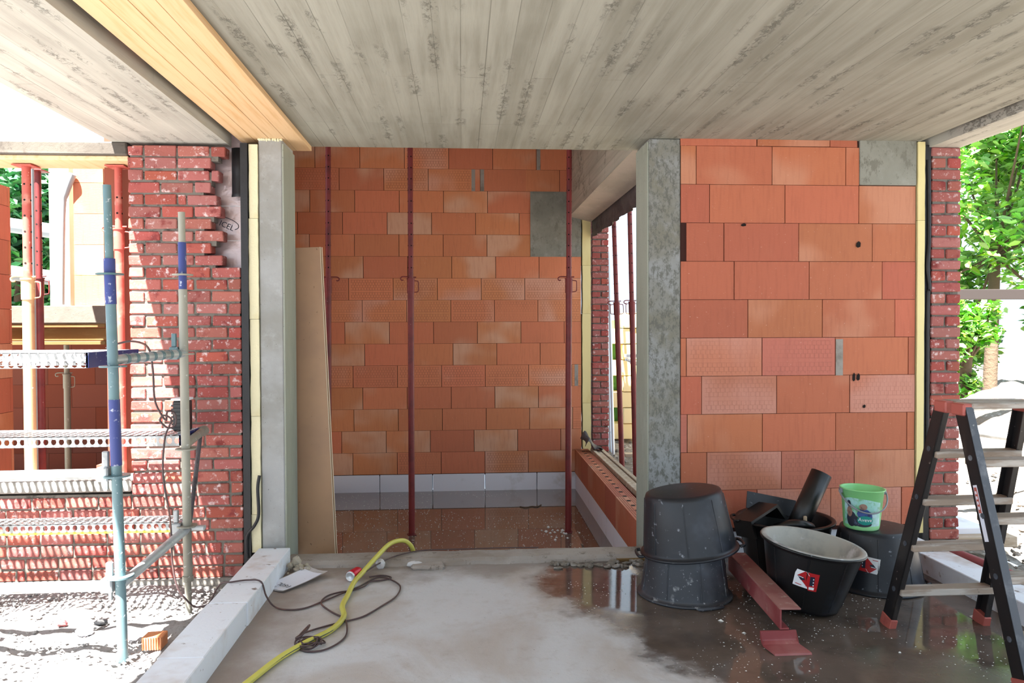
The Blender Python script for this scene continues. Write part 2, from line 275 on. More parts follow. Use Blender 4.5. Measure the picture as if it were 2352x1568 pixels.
M['purple'] = mat('purple_film', srgb(92, 74, 82), 0.35, layers=[(5, srgb(190, 60, 50), 0.66, 0.74)], bump=(10, 0.8, 0.01))
M['hole'] = mat('dark_void', srgb(22, 14, 12), 1.0)

# ------------------------------------------------------------------ mesh helpers
WL = {}
class MB:
    def __init__(s): s.v = []; s.f = []; s.mi = []; s.uv = []; s.M = None; s.sm = []
    def add(s, vs, fs, m=0, uvs=None, smooth=False):
        b = len(s.v)
        for p in vs:
            p = Vector(p); s.v.append(s.M @ p if s.M is not None else p)
        for i, f in enumerate(fs):
            s.f.append([b+j for j in f]); s.mi.append(m); s.uv.append(uvs[i] if uvs else None); s.sm.append(smooth)
    def box(s, x0, y0, z0, x1, y1, z1, m=0, bev=0, jit=0, uv=False):
        if not bev:
            vs = [(x0,y0,z0),(x1,y0,z0),(x1,y1,z0),(x0,y1,z0),(x0,y0,z1),(x1,y0,z1),(x1,y1,z1),(x0,y1,z1)]
            fs = [(0,1,5,4),(1,2,6,5),(2,3,7,6),(3,0,4,7),(4,5,6,7),(3,2,1,0)]
            q = [(0,0),(1,0),(1,1),(0,1)]; u = [q, None, None, None, None, None] if uv else None
            if jit:
                vs = [tuple(c+random.uniform(-jit, jit) for c in v) for v in vs]
            s.add(vs, fs, m, u); return
        b = bev; vs = []; idx = {}
        X = (x0, x1); Y = (y0, y1); Z = (z0, z1)
        for i in (0, 1):
            for j in (0, 1):
                for k in (0, 1):
                    sx, sy, sz = (1 if i == 0 else -1), (1 if j == 0 else -1), (1 if k == 0 else -1)
                    jt = [random.uniform(-jit, jit) for _ in range(3)]
                    for a in range(3):
                        p = [X[i]+jt[0], Y[j]+jt[1], Z[k]+jt[2]]
                        if a != 0: p[0] += sx*b
                        if a != 1: p[1] += sy*b
                        if a != 2: p[2] += sz*b
                        idx[i, j, k, a] = len(vs); vs.append(tuple(p))
        fs = []
        g = lambda i, j, k, a: idx[i, j, k, a]
        for i in (0, 1):
            q = [g(i,0,0,0), g(i,1,0,0), g(i,1,1,0), g(i,0,1,0)]; fs.append(q if i else q[::-1])
            q = [g(0,i,0,1), g(0,i,1,1), g(1,i,1,1), g(1,i,0,1)]; fs.append(q if i else q[::-1])
            q = [g(0,0,i,2), g(1,0,i,2), g(1,1,i,2), g(0,1,i,2)]; fs.append(q if i else q[::-1])
        for i in (0, 1):
            for j in (0, 1):
                q = [g(i,j,0,0), g(i,j,0,1), g(i,j,1,1), g(i,j,1,0)]; fs.append(q if (i ^ j) else q[::-1])
                q = [g(i,0,j,0), g(i,0,j,2), g(i,1,j,2), g(i,1,j,0)]; fs.append(q if not (i ^ j) else q[::-1])
                q = [g(0,i,j,1), g(0,i,j,2), g(1,i,j,2), g(1,i,j,1)]; fs.append(q if (i ^ j) else q[::-1])
                for k in (0, 1):
                    q = [g(i,j,k,0), g(i,j,k,1), g(i,j,k,2)]; fs.append(q if (i ^ j ^ k) else q[::-1])
        s.add(vs, fs, m)
    def tube(s, p0, p1, r, n=16, m=0, r1=None, cap=True):
        p0 = Vector(p0); p1 = Vector(p1); r1 = r if r1 is None else r1
        d = (p1-p0).normalized(); a = d.orthogonal().normalized(); b = d.cross(a)
        vs = []
        for (p, rr) in ((p0, r), (p1, r1)):
            for i in range(n):
                t = 2*PI*i/n; vs.append(p+a*math.cos(t)*rr+b*math.sin(t)*rr)
        s.add(vs, [(i, (i+1) % n, n+(i+1) % n, n+i) for i in range(n)], m, smooth=True)
        if cap: s.add(vs, [tuple(range(n))[::-1], tuple(range(n, 2*n))], m)
    def hollow(s, p0, p1, r, ri, n=20, m=0):
        p0 = Vector(p0); p1 = Vector(p1); d = (p1-p0).normalized(); a = d.orthogonal().normalized(); b = d.cross(a); vs = []
        for (p, rr) in ((p0, r), (p1, r), (p1, ri), (p0, ri)):
            for i in range(n):
                t = 2*PI*i/n; vs.append(p+a*math.cos(t)*rr+b*math.sin(t)*rr)
        fs = []
        for k in range(4):
            k2 = (k+1) % 4
            for i in range(n): fs.append((k*n+i, k*n+(i+1) % n, k2*n+(i+1) % n, k2*n+i))
        s.add(vs, fs, m, smooth=True)
    def path(s, pts, r, n=10, m=0, sub=6, closed=False, rfun=None):
        P = [Vector(p) for p in pts]; out = []
        L = len(P)
        rngk = range(L) if closed else range(L-1)
        for k in rngk:
            if closed: a, b, c, d = P[(k-1) % L], P[k], P[(k+1) % L], P[(k+2) % L]
            else: a, b, c, d = P[max(k-1, 0)], P[k], P[k+1], P[min(k+2, L-1)]
            for i in range(sub):
                t = i/sub
                out.append(0.5*((2*b)+(c-a)*t+(2*a-5*b+4*c-d)*t*t+(3*b-a-3*c+d)*t**3))
        if not closed: out.append(P[-1])
        N = len(out); vs = []; nrm = None
        for k, p in enumerate(out):
            if closed: tg = out[(k+1) % N]-out[k-1]
            else: tg = out[min(k+1, N-1)]-out[max(k-1, 0)]
            if tg.length < 1e-9: tg = Vector((0, 0, 1))
            tg.normalize()
            if nrm is None:
                nrm = tg.cross(Vector((0, 0, 1)))
                if nrm.length < 1e-3: nrm = tg.orthogonal()
                nrm.normalize()
            else: nrm = (nrm-tg*nrm.dot(tg)); nrm.normalize()
            bn = tg.cross(nrm); rr = rfun(k/N) if rfun else r
            for i in range(n):
                a = 2*PI*i/n; vs.append(p+nrm*math.cos(a)*rr+bn*math.sin(a)*rr)
        fs = []
        for k in range(N if closed else N-1):
            k2 = (k+1) % N
            for i in range(n): fs.append((k*n+i, k*n+(i+1) % n, k2*n+(i+1) % n, k2*n+i))
        s.add(vs, fs, m, smooth=True)
        if not closed: s.add(vs, [tuple(range(n))[::-1], tuple(range((N-1)*n, N*n))], m)
    def lathe(s, prof, n=48, m=0, a0=0, a1=2*PI):
        full = abs(a1-a0-2*PI) < 1e-6; cols = n if full else n+1; vs = []
        for (r, z) in prof:
            for i in range(cols):
                a = a0+(a1-a0)*i/n; vs.append((r*math.cos(a), r*math.sin(a), z))
        fs = []
        for k in range(len(prof)-1):
            for i in range(n):
                j = (i+1) % cols
                fs.append((k*cols+i, k*cols+j, (k+1)*cols+j, (k+1)*cols+i))
        s.add(vs, fs, m, smooth=True)
    def prism(s, poly, h0, h1, axis='y', m=0):
        n = len(poly); vs = []
        for h in (h0, h1):
            for (a, b) in poly:
                vs.append({'y': (a, h, b), 'z': (a, b, h), 'x': (h, a, b)}[axis])
        fs = [tuple(range(n)), tuple(range(n, 2*n))[::-1]]+[(i, n+i, n+(i+1) % n, (i+1) % n) for i in range(n)]
        s.add(vs, fs, m)
    def build(s, name, mats, parent=None, loc=None, label=None):
        if not isinstance(mats, (list, tuple)): mats = [mats]
        off = WL[parent.name] if parent is not None else (Vector(loc) if loc is not None else Vector((0, 0, 0)))
        me = bpy.data.meshes.new(name)
        me.from_pydata([tuple(v-off) for v in s.v], [], s.f)
        for m_ in mats: me.materials.append(m_)
        if any(u is not None for u in s.uv):
            ul = me.uv_layers.new(name='UVMap'); li = 0
            for f, u in zip(s.f, s.uv):
                for k in range(len(f)):
                    ul.data[li].uv = u[k] if u else (0, 0); li += 1
        for i, p in enumerate(me.polygons): p.material_index = s.mi[i]; p.use_smooth = s.sm[i]
        import bmesh
        bm = bmesh.new(); bm.from_mesh(me); bmesh.ops.recalc_face_normals(bm, faces=bm.faces); bm.to_mesh(me); bm.free()
        me.update()
        o = bpy.data.objects.new(name, me); C.objects.link(o)
        if parent is not None: o.parent = parent; WL[o.name] = off
        else: o.location = off; WL[o.name] = off
        if label: o['label'] = label
        return o
def base_of(mb):
    xs = [v.x for v in mb.v]; ys = [v.y for v in mb.v]; zs = [v.z for v in mb.v]
    return ((min(xs)+max(xs))/2, (min(ys)+max(ys))/2, min(zs))
def tag(o, label, cat, group=None, kind=None):
    o['label'] = label; o['category'] = cat
    if group: o['group'] = group
    if kind: o['kind'] = kind
    return o
def thing(name, loc, label, cat, group=None):
    o = bpy.data.objects.new(name, None); C.objects.link(o); o.location = loc; o.empty_display_size = 0.05; WL[o.name] = Vector(loc)
    return tag(o, label, cat, group)
def single(mb, name, mats, label, cat, group=None, kind=None):
    return tag(mb.build(name, mats, None, base_of(mb)), label, cat, group, kind)
def struct(mb, name, mats):
    o = mb.build(name, mats); o['kind'] = 'structure'; return o
def copy_tree(o, parent=None):
    c = o.copy(); C.objects.link(c)
    if parent is not None: c.parent = parent
    for ch in [x for x in bpy.data.objects if x.parent == o]: copy_tree(ch, c)
    return c
def text_geo(txt, size):
    cu = bpy.data.curves.new('t', 'FONT'); cu.body = txt; cu.size = size; cu.align_x = 'CENTER'; cu.align_y = 'CENTER'; cu.resolution_u = 3
    ob = bpy.data.objects.new('t', cu); C.objects.link(ob); bpy.context.view_layer.update()
    dg = bpy.context.evaluated_depsgraph_get(); me = bpy.data.meshes.new_from_object(ob.evaluated_get(dg))
    vs = [tuple(v.co) for v in me.vertices]; fs = [tuple(p.vertices) for p in me.polygons]
    bpy.data.objects.remove(ob); bpy.data.curves.remove(cu); bpy.data.meshes.remove(me)
    return vs, fs
def rock(mb, c, s, seed, flat=.7):
    r_ = random.Random(seed); vs = []; n1, n2 = 7, 9
    for i in range(n1+1):
        th = PI*i/n1
        for j in range(n2):
            ph = 2*PI*j/n2; k = 1+.35*mnoise.noise(Vector((seed*3.1+math.cos(ph)*1.2, math.sin(ph)*1.2, math.cos(th)*1.4+seed)))
            vs.append((c[0]+s[0]*k*math.sin(th)*math.cos(ph), c[1]+s[1]*k*math.sin(th)*math.sin(ph), c[2]+s[2]*k*math.cos(th)))
    fs = []
    for i in range(n1):
        for j in range(n2): fs.append((i*n2+j, i*n2+(j+1) % n2, (i+1)*n2+(j+1) % n2, (i+1)*n2+j))
    mb.add(vs, fs)
def basis(o, x, z):
    """matrix whose local X/Z follow given world vectors"""
    x = Vector(x).normalized(); z = Vector(z); z = (z-x*z.dot(x)).normalized(); y = z.cross(x)
    return Matrix(((x.x, y.x, z.x, o[0]), (x.y, y.y, z.y, o[1]), (x.z, y.z, z.z, o[2]), (0, 0, 0, 1)))

def onY(px, py, Y):
    d = fw+rt*((px-1176)/1750)-up*((py-784)/1750); return d.x*Y/d.y
W = 4.883          # plane of the pier, columns and brick faces
FAR = 8.796        # plane of the back wall
# ================================================================== STRUCTURE
# ---- back wall of hollow clay blocks
a_far = lambda px: onY(px, 750, FAR)       # joint positions measured along the wall
rows = [(727, ''), (679, ''), (714.5, ''), (686, ''), (713, ''), (733, ''), (802, ''), (730, ''), (792.5, ''), (735, ''), (810.6, ''), (833, ''), (812, ''), (783.5, ''), (808.7, '')]
press = {6: 'all', 7: 'all', 10: 'all', 0: [2], 1: [0, 2, 3], 14: [1, 3], 12: [5], 11: [5]}
mb = MB(); ztop = -0.182+3.75; L = 0.504
xl, xr = -2.10, 1.385
for r_, (px, _) in enumerate(rows):
    z1 = ztop-0.25*r_; z0 = z1-0.247; x = a_far(px)
    k0 = 0
    while x > xl: x -= L; k0 -= 1
    k = k0
    while x < xr:
        a, b = max(x, xl), min(x+L-0.0065, xr)
        p = press.get(r_); m = 1 if (p == 'all' or (p and k in p)) else 0
        if r_ in (2, 3, 4) and b > a_far(1219): b = min(b, a_far(1219))
        if b-a > 0.03:
            yy = FAR+random.uniform(0, 0.003)
            if r_ == 1 and a < a_far(1096) < b:
                mb.box(a, yy, z0, a_far(1084), yy+.2, z1, m); mb.box(a_far(1093), yy, z0, a_far(1104), yy+.2, z1, 0)
            else: mb.box(a, yy, z0, b, yy+.2, z1, m, uv=True)
        x += L; k += 1
    if r_ == 1:  # the cut piece beside the slots
        mb.box(a_far(1113), FAR, z0, a_far(1209), FAR+.2, z1, 0)
mb.box(xl, FAR+.006, -0.2, xr, FAR+.21, ztop+0.01, 2)
for px, r_ in ((1084.5, 1), (1105, 1), (1234, 0), (1319.5, 10)):      # mortar filled chases
    z1 = ztop-.25*r_; mb.box(a_far(px), FAR-.002, z1-.25, a_far(px)+.042, FAR+.1, z1, 3)
struct(mb, 'wall_back', [M['clay_far'], M['clay_far_p'], M['gap'], M['mortar_lt']])
mb = MB(); mb.box(a_far(1219), FAR-.004, 2.318, 1.385, FAR+.19, 3.07); 
mb.box(a_far(1219), FAR-.01, 2.70, a_far(1302), FAR-.003, 3.05)
struct(mb, 'trim_1', [M['conc_patch']])
# white plinth blocks
mb = MB(); x = a_far(867.7)-.6*3
while x < 1.24:
    mb.box(x+.002, FAR+.004, -0.39, min(x+.598, 1.385), FAR+.2, -0.186, 0, 0.003); x += .604
struct(mb, 'baseboard_back', [M['white']])
# ---- back room left wall (unseen side, its opening added to light the room), ceiling, floor
mb = MB(); 
for b_ in ((5.2, 5.5, -.4, 3.56), (7.3, FAR+.2, -.4, 3.56), (5.5, 7.3, -.4, .6), (5.5, 7.3, 3.3, 3.56)): mb.box(-2.3, b_[0], b_[2], -2.1, b_[1], b_[3])
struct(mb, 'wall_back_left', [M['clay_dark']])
mb = MB(); mb.box(-2.3, 5.105, -.4, -1.275, 5.2, 3.56); struct(mb, 'wall_front_left', [M['clay_dark']])  # unseen inner wall, added to keep sun out of the back room
mb = MB(); mb.box(-2.3, 5.22, 3.56, 1.64, FAR+.3, 3.8); mb.box(-2.3, 5.22, 3.0, 1.64, 5.42, 3.56); struct(mb, 'ceiling_back', [M['conc']])
mb = MB(); mb.box(-2.2, 4.95, -.45, 1.6, FAR+.1, -.385); struct(mb, 'floor_back', [M['floor_b']])
# ---- right pier wall of clay blocks
aw = lambda px: onY(px, 760, W)
zt = 2.74-0.04
mb = MB(); rr = [[1599.4, 1773, 1941.6, 1973], [1630, 1803, 1972, 2103], [1576, 1663, 1834.5, 2003.5, 2103], [1686.6, 1858.6, 2026, 2103], [1718, 1889, 2055.6, 2103],
     [1577, 1751, 1919, 2087, 2103], [1612, 1785, 1953, 2103], [1579, 1752, 1921, 2085, 2103], [1624, 1796, 1964, 2103], [1740, 1910, 2073, 2103]]
TOPZ = 2.676
prs = {(5, 2), (6, 1), (6, 3), (7, 0), (8, 1), (8, 2), (9, 1), (9, 2), (5, 1)}
for i, js in enumerate(rr):
    z1 = TOPZ-.25*i; z0 = z1-.247; prev = 1.423
    for j, px in enumerate(js):
        b = min(aw(px), 3.012); a = prev
        if i == 2 and j == 0: prev = b+.002; continue     # dark open core
        if b-a > .02: mb.box(a+.002, W+random.uniform(0, .004), z0, b-.003, W+.2, z1, 1 if (i, j) in prs else 0, uv=True)
        prev = b
for a, b in ((1.423, 1.93), (1.933, 2.42), (2.423, 2.61)):
    mb.box(a, W-.002, TOPZ+.003, b-.004, W+.2, 2.722, 0, jit=.002)
mb.box(1.423, W+.012, .15, 3.012, W+.21, 2.73, 2)
mb.box(aw(1920), W-.003, TOPZ-.25*6, aw(1936), W+.05, TOPZ-.25*5-.01, 3)
for (px, z, w_, h_) in ((1707, 2.165, .018, .010), (1970, 2.04, .016, .022), (1961, 1.165, .01, .03), (1971, 1.165, .012, .025), (1985, .97, .01, .012)):
    x = aw(px); mb.add([(x-w_, W-.0035, z-h_*.6), (x-w_*.2, W-.0035, z-h_), (x+w_*.9, W-.0035, z-h_*.7), (x+w_, W-.0035, z+h_*.5), (x+w_*.2, W-.0035, z+h_), (x-w_*.8, W-.0035, z+h_*.4)], [(0, 1, 2, 3, 4, 5)], 4)
struct(mb, 'wall_right', [M['clay_r'], M['clay_r_p'], M['gap'], M['mortar_lt'], M['hole']])
mb = MB(); mb.box(aw(1973), W-.004, 2.432, 3.012, W+.2, 2.74, 0, .004); struct(mb, 'trim_2', [M['conc_patch']])
mb = MB(); x = 1.42
while x < 2.99: mb.box(x, W+.03, -.02, min(x+.6, 3.02), W+.2, .19, 0, .003); x += .603
struct(mb, 'baseboard_right', [M['white']])
# ---- ceilings
mb = MB(); mb.box(-1.40, -2.2, 2.722, 3.035, 5.225, 3.0)
struct(mb, 'ceiling', [M['ceil']])
mb = MB(); mb.box(-2.15, -2.2, 2.655, -1.455, 4.97, 2.9); struct(mb, 'ceiling_left', [M['ceil_l']])
mb = MB(); mb.box(3.10, -2.2, 2.685, 3.315, 5.1, 2.9); struct(mb, 'ceiling_right', [M['ceil_l']])
mb = MB(); mb.box(-1.455, -2.2, 2.83, -1.40, 5.1, 2.9); mb.box(3.035, -2.2, 2.80, 3.10, 5.1, 2.9); struct(mb, 'trim_3', [M['black']])
# ---- floors and ground
def grid(mbx, x0, y0, x1, y1, z, nx, ny, amp, sc_=1.0, fn=None, m=0):
    vs = []; fs = []
    for j in range(ny+1):
        for i in range(nx+1):
            x = x0+(x1-x0)*i/nx; y = y0+(y1-y0)*j/ny
            h = amp*(mnoise.fractal(Vector((x*sc_, y*sc_, 3.1)), 0.8, 2.1, 5)) if amp else 0
            if fn: h += fn(x, y)
            vs.append((x, y, z+h))
    for j in range(ny):
        for i in range(nx):
            a = j*(nx+1)+i; fs.append((a, a+1, a+nx+2, a+nx+1))
    mbx.add(vs, fs, m, smooth=True)
mb = MB(); mb.box(-1.30, -2.2, -.12, 3.02, 4.86, 0.0); struct(mb, 'floor', [M['floor']])
# raised rough strip at the back edge of the floor
mb = MB(); n_ = 90; vs = []; fs = []
for i in range(n_+1):
    x = -1.12+2.33*i/n_; q = mnoise.noise(Vector((x*6, 0, 0)))*.014+mnoise.noise(Vector((x*23, 4, 0)))*.006
    prof = [(4.80+q*1.6, -.02), (4.815+q, .018+q*.3), (4.85, .034+q*.4), (5.0, .036+q*.3), (5.0, -.42), (4.86, -.42)]
    vs += [(x, a, b) for a, b in prof]
for i in range(n_):
    for k in range(6): fs.append((i*6+k, (i+1)*6+k, (i+1)*6+(k+1) % 6, i*6+(k+1) % 6))
mb.add(vs, fs); struct(mb, 'trim_4', [M['edge']])
def grav(x, y): return 0.0
mb = MB(); grid(mb, -5.5, 0, -1.285, 4.86, -.105, 170, 190, .05, 3.0); 
mb.add([(-16, -9, -.12), (-5.5, -9, -.12), (-5.5, 9, -.12), (-16, 9, -.12), (-5.5, -9, -.12), (-1.285, -9, -.12), (-1.285, 0, -.12), (-5.5, 0, -.12)], [(0, 1, 2, 3), (4, 5, 6, 7)])
struct(mb, 'ground', [M['gravel']])
mb = MB(); mb.add([(-1.3, -9, -.12), (3.0, -9, -.12), (3.0, -2.1, -.12), (-1.3, -2.1, -.12)], [(0, 1, 2, 3)]); struct(mb, 'ground_behind', [M['gravel']])
def mound(x, y):
    d = max(0, x-4.2); h = min(.5, .10*d)
    return h + .55*math.exp(-((x-7.2)/1.6)**2-((y-9.0)/1.6)**2)
mb = MB(); grid(mb, 2.98, -3, 9, 5.1, -.12, 110, 120, .10, 2.2, mound)
grid(mb, 1.62, 5.1, 13, 14, -.12, 170, 130, .12, 1.8, mound)
mb.add([(1.6, 14, .1), (30, 14, .3), (30, 40, .3), (1.6, 40, .2), (9, -3, .3), (30, -3, .4), (30, 5.1, .4), (9, 5.1, .3), (13, 5.1, .4), (30, 5.1, .4), (30, 14, .4), (13, 14, .4)], [(0, 1, 2, 3), (4, 5, 6, 7), (8, 9, 10, 11)])
struct(mb, 'ground_right', [M['dirt']])
mb = MB(); mb.add([(-30, 9.1, .9), (1.6, 9.1, .9), (1.6, 40, .9), (-30, 40, .9)], [(0, 1, 2, 3)]); struct(mb, 'ground_far', [M['dirt']])
# ---- kerbs of white aerated blocks
def kerb(name, x0, x1, ys, z0, z1, skew=0):
    mb = MB()
    for a, b in zip(ys[:-1], ys[1:]):
        n = 10; vs = []; 
        dx = random.uniform(-.003, .003)
        mb.box(x0+dx, a+.0006, z0, x1+dx, b-.0006, z1, 0, .004, .001)
    struct(mb, name, [M['kerbw']])
kerb('trim_5', -1.283, -1.088, [4.86, 4.50, 3.90, 3.26, 2.70, 2.1, 1.5, .9, .3][::-1], -.16, .12)
kerb('trim_6', 2.79, 2.985, [-.3, .3, .9, 1.5, 2.1, 2.7, 3.3, 3.86, 4.46, 4.84], -.16, .115)

# ---- concrete columns
def column(x0, x1, y0, y1, z1, label, front, side):
    mb = MB(); mb.box(x0, y0, -.05, x1, y1, z1, 0, .006, .001)
    o = single(mb, 'concrete_column', [front], label, 'column'); return o
c1 = column(-1.266, -1.122, W, W+.33, 2.69, 'slim grey concrete column with pitted face beside the yellow insulation and the leaning board', M['conc'], None)
mb = MB(); mb.box(-1.1225, W+.004, -.04, -1.112, W+.326, 2.66, 0, .002); mb.build('formed_side', M['conc_side'], c1, label='smoother greenish side face')
c2 = column(1.213, 1.421, W, W+.33, 2.72, 'blotched grey concrete column standing between the window opening and the clay block pier', M['conc_blot'], None)
mb = MB(); mb.box(1.204, W+.006, -.04, 1.2135, W+.326, 2.70, 0, .002); mb.build('formed_side', M['conc_side'], c2, label='smooth pale side face')

# ---- brick leaves
def bricks(mb, x0, x1, y0, y1, z0, z1, starts=None, head=False, right=None, seed=1, course=.075, bev=.005):
    rnd = random.Random(seed); z = z0; k = 0
    while z < z1-.02:
        xa = x0; xb = x1 if right is None else right(k, z)
        if head:
            if k % 2: segs = [(xa, xb)]
            else: mid = (xa+xb)/2+rnd.uniform(-.006, .006); segs = [(xa, mid-.006), (mid+.006, xb)]
        else:
            segs = []; x = xa-(0.0 if k % 2 == 0 else .1)
            while x < xb-.015:
                ln = .188 if rnd.random() > .12 else rnd.choice([.088, .045, .088, .14])
                a, b = max(x, xa), min(x+ln, xb)
                if xb-b < .04: b = xb
                if b-a > .02: segs.append((a, b))
                x = b+.012 if b > a else x+ln+.012
        for a, b in segs:
            yj = rnd.uniform(-.004, .004); mb.box(a+rnd.uniform(-.002, .002), y0+yj, z+rnd.uniform(-.002, .002), b, y1, z+course-.012+rnd.uniform(-.003, .002), 0, bev, .0025)
        z += course; k += 1
LB = 4.86
mb = MB()
STEP = [-.025, -.092, -.017, -.09, -.03, -.056, -.092, -.042, -.09, 0.0]
def rgt(k, z):
    if z > 1.865:
        i = int(round((z-1.87)/.075)); return -1.462+STEP[i % 10]
    return -1.377
bricks(mb, -2.05, -1.377, LB, LB+.095, .545, 2.62, right=rgt, seed=5)
bricks(mb, -5.2, -1.377, LB, LB+.095, -.055, .49, seed=9)
bricks(mb, -2.05, -1.377, LB, LB+.095, .472, .54, seed=11)
mb.box(-2.04, LB+.010, .476, -1.385, LB+.09, 1.869, 1); mb.box(-5.2, LB+.010, -.055, -1.385, LB+.09, .475, 1)
for i in range(10):
    z = 1.87+.075*i; mb.box(-2.04, LB+.010, z-.004, rgt(0, z)-.045, LB+.088, z+.076, 1)
mb.box(-5.2, LB-.02, -.19, -1.30, LB+.1, -.058, 2)
struct(mb, 'wall_left', [M['brick'], M['mortar'], M['mortar_lt']])
# sill of the opening
mb = MB(); mb.box(-5.2, LB-.01, .49, -2.052, LB+.26, .565, 0, .008, .002); struct(mb, 'window_1', [M['mortar_lt']])
mb = MB(); bricks(mb, 3.113, 3.315, W-.01, W+.19, .0, 2.67, head=True, seed=3, bev=.006); mb.box(3.125, W+.002, -.1, 3.303, W+.18, 2.685, 1)
struct(mb, 'wall_right_outer', [M['brick'], M['mortar']])
mb = MB(); bricks(mb, 1.515, 1.705, FAR-.02, FAR+.2, -.10, 2.72, head=True, seed=8); mb.box(1.525, FAR-.006, -.12, 1.695, FAR+.2, 2.76, 1)
struct(mb, 'wall_back_outer', [M['brick'], M['mortar']])

# ---- insulation: foil faced board behind the stepped bricks and yellow foam edges
t = thing('insulation_board', (-1.6, LB+.16, -.05), 'foil faced insulation board with black lettering behind the stepped brick ends', 'insulation')
mb = MB(); mb.box(-2.02, LB+.145, -.05, -1.372, LB+.24, 2.9); mb.build('panel', M['foil'], t)
for z in (2.283, 2.062): mb = MB(); mb.box(-1.56, LB+.142, z, -1.39, LB+.146, z+.004); mb.build('tape_seam', M['whitep'], t, label='shiny white seam')
mb = MB(); vs, fs = text_geo('ICEL', .050)
ang = math.radians(-25); m4 = Matrix.Translation((-1.500, LB+.142, 2.158)) @ Matrix.Rotation(math.radians(24), 4, 'Y') @ Matrix.Rotation(PI/2, 4, 'X')
mb.M = m4; mb.add(vs, fs); mb.M = None
el = [(-1.530+.105*math.cos(a)*1.0, LB+.1425, 2.178+.040*math.sin(a)-.22*.105*math.cos(a)) for a in [math.radians(d) for d in range(-40, 130, 8)]]
mb.path(el, .0022, 6, sub=2); mb.build('lettering', M['ink'], t)
def foam(x0, x1, y0, y1, zs, label, m, wob=.004):
    for i, (a, b) in enumerate(zip(zs[:-1], zs[1:])):
        mb = MB(); n = 14; vs = []; fs = []
        dx = random.uniform(-wob, wob)
        for k in range(n+1):
            z = a+(b-a)*k/n-(.002 if k == n else 0); j1 = mnoise.noise(Vector((z*9, x0, 0)))*.0035; j2 = mnoise.noise(Vector((z*14, x1, 7)))*.003
            vs += [(x0+dx+j1, y0, z), (x1+dx*.3+j2, y0, z), (x1+dx*.3+j2, y1, z), (x0+dx+j1, y1, z)]
        for k in range(n):
            for q in range(4): fs.append((k*4+q, k*4+(q+1) % 4, (k+1)*4+(q+1) % 4, (k+1)*4+q))
        fs += [(0, 1, 2, 3), tuple(4*n+q for q in (3, 2, 1, 0))]
        mb.add(vs, fs); single(mb, 'insulation_strip', [m], label[i], 'insulation')
pos = ['bottom', 'second lowest', 'middle', 'second highest', 'topmost']
foam(-1.326, -1.270, W-.01, W+.09, [.09, .33, .95, 1.56, 2.19, 2.652], ['pale yellow foam insulation edge left of the slim column, %s piece' % p for p in pos], M['insul'])
foam(3.018, 3.066, W-.01, W+.12, [.12, 2.2, 2.72], ['long yellow foam insulation edge right of the clay pier', 'short upper yellow foam insulation edge right of the clay pier'], M['insul2'], .002)
foam(1.40, 1.497, FAR-.01, FAR+.1, [.06, .62, 1.66, 2.22, 2.80], ['yellow foam edge at the end of the back wall, %s piece' % p for p in ('lowest', 'second lowest', 'second highest', 'topmost')], M['insul2'], .002)
mb = MB(); mb.box(-1.372, LB-.0, -.055, -1.329, LB+.12, 2.655); single(mb, 'cavity_membrane', [M['black']], 'black membrane strip hanging in the cavity between red bricks and yellow foam at left', 'membrane')
mb = MB(); mb.path([(-1.352, LB-.005, .06), (-1.35, LB-.012, .20), (-1.30, LB-.02, .27), (-1.275, LB-.02, .34), (-1.28, LB-.015, .50), (-1.27, LB-.01, .58)], .010, 8)
single(mb, 'membrane_scrap', [M['black']], 'torn black membrane scrap curling over the foot of the left yellow insulation', 'membrane')
mb = MB(); vs = []; fs = []
for i in range(9):
    x = -1.452+.085*i/8; c_ = math.sin(i/8*PI)*.018
    for z in (2.645, 2.50, 2.36, 2.335): vs.append((x, LB+.10-c_-(.012 if z < 2.35 else 0), z))
for i in range(8):
    for k in range(3): fs.append((i*4+k, (i+1)*4+k, (i+1)*4+k+1, i*4+k+1))
mb.add(vs, fs, smooth=True); o = single(mb, 'membrane_flap', [M['black']], 'stiff black membrane flap hanging under the left slab beside the topmost yellow foam', 'membrane')
sm = o.modifiers.new('s', 'SOLIDIFY'); sm.thickness = .004
mb = MB(); mb.box(3.068, W+.0, -.05, 3.112, W+.14, 2.70)
mb.path([(3.092, W-.006, 2.6), (3.098, W-.008, 2.1), (3.085, W-.012, 1.9), (3.10, W-.012, 1.75), (3.092, W-.006, 1.6), (3.095, W-.006, .4)], .012, 8)
single(mb, 'cavity_membrane', [M['black']], 'black membrane strip between long yellow foam and the right brick pillar', 'membrane')

# ---- ceiling gap fillers at left (in the joint between slabs)
def filler(x0, x1, y0, y1, z, m, name, label):
    mb = MB(); mb.box(x0, y0, z, x1, y1, z+.05, 0, .004, .003); single(mb, name, [m], label, 'joint filler')
filler(-1.453, -1.402, 1.0, 3.25, 2.755, M['purple'], 'plastic_strip', 'crumpled purple grey plastic in the ceiling joint left of the pine boards')
filler(-1.453, -1.402, 3.27, 3.66, 2.745, M['pinkfoam'], 'foam_strip', 'pale pink foam strip in the ceiling joint beside the pine boards')
filler(-1.453, -1.402, 3.68, 4.75, 2.76, M['dgrey'], 'plastic_strip', 'dark brown plastic in the far half of the ceiling joint')
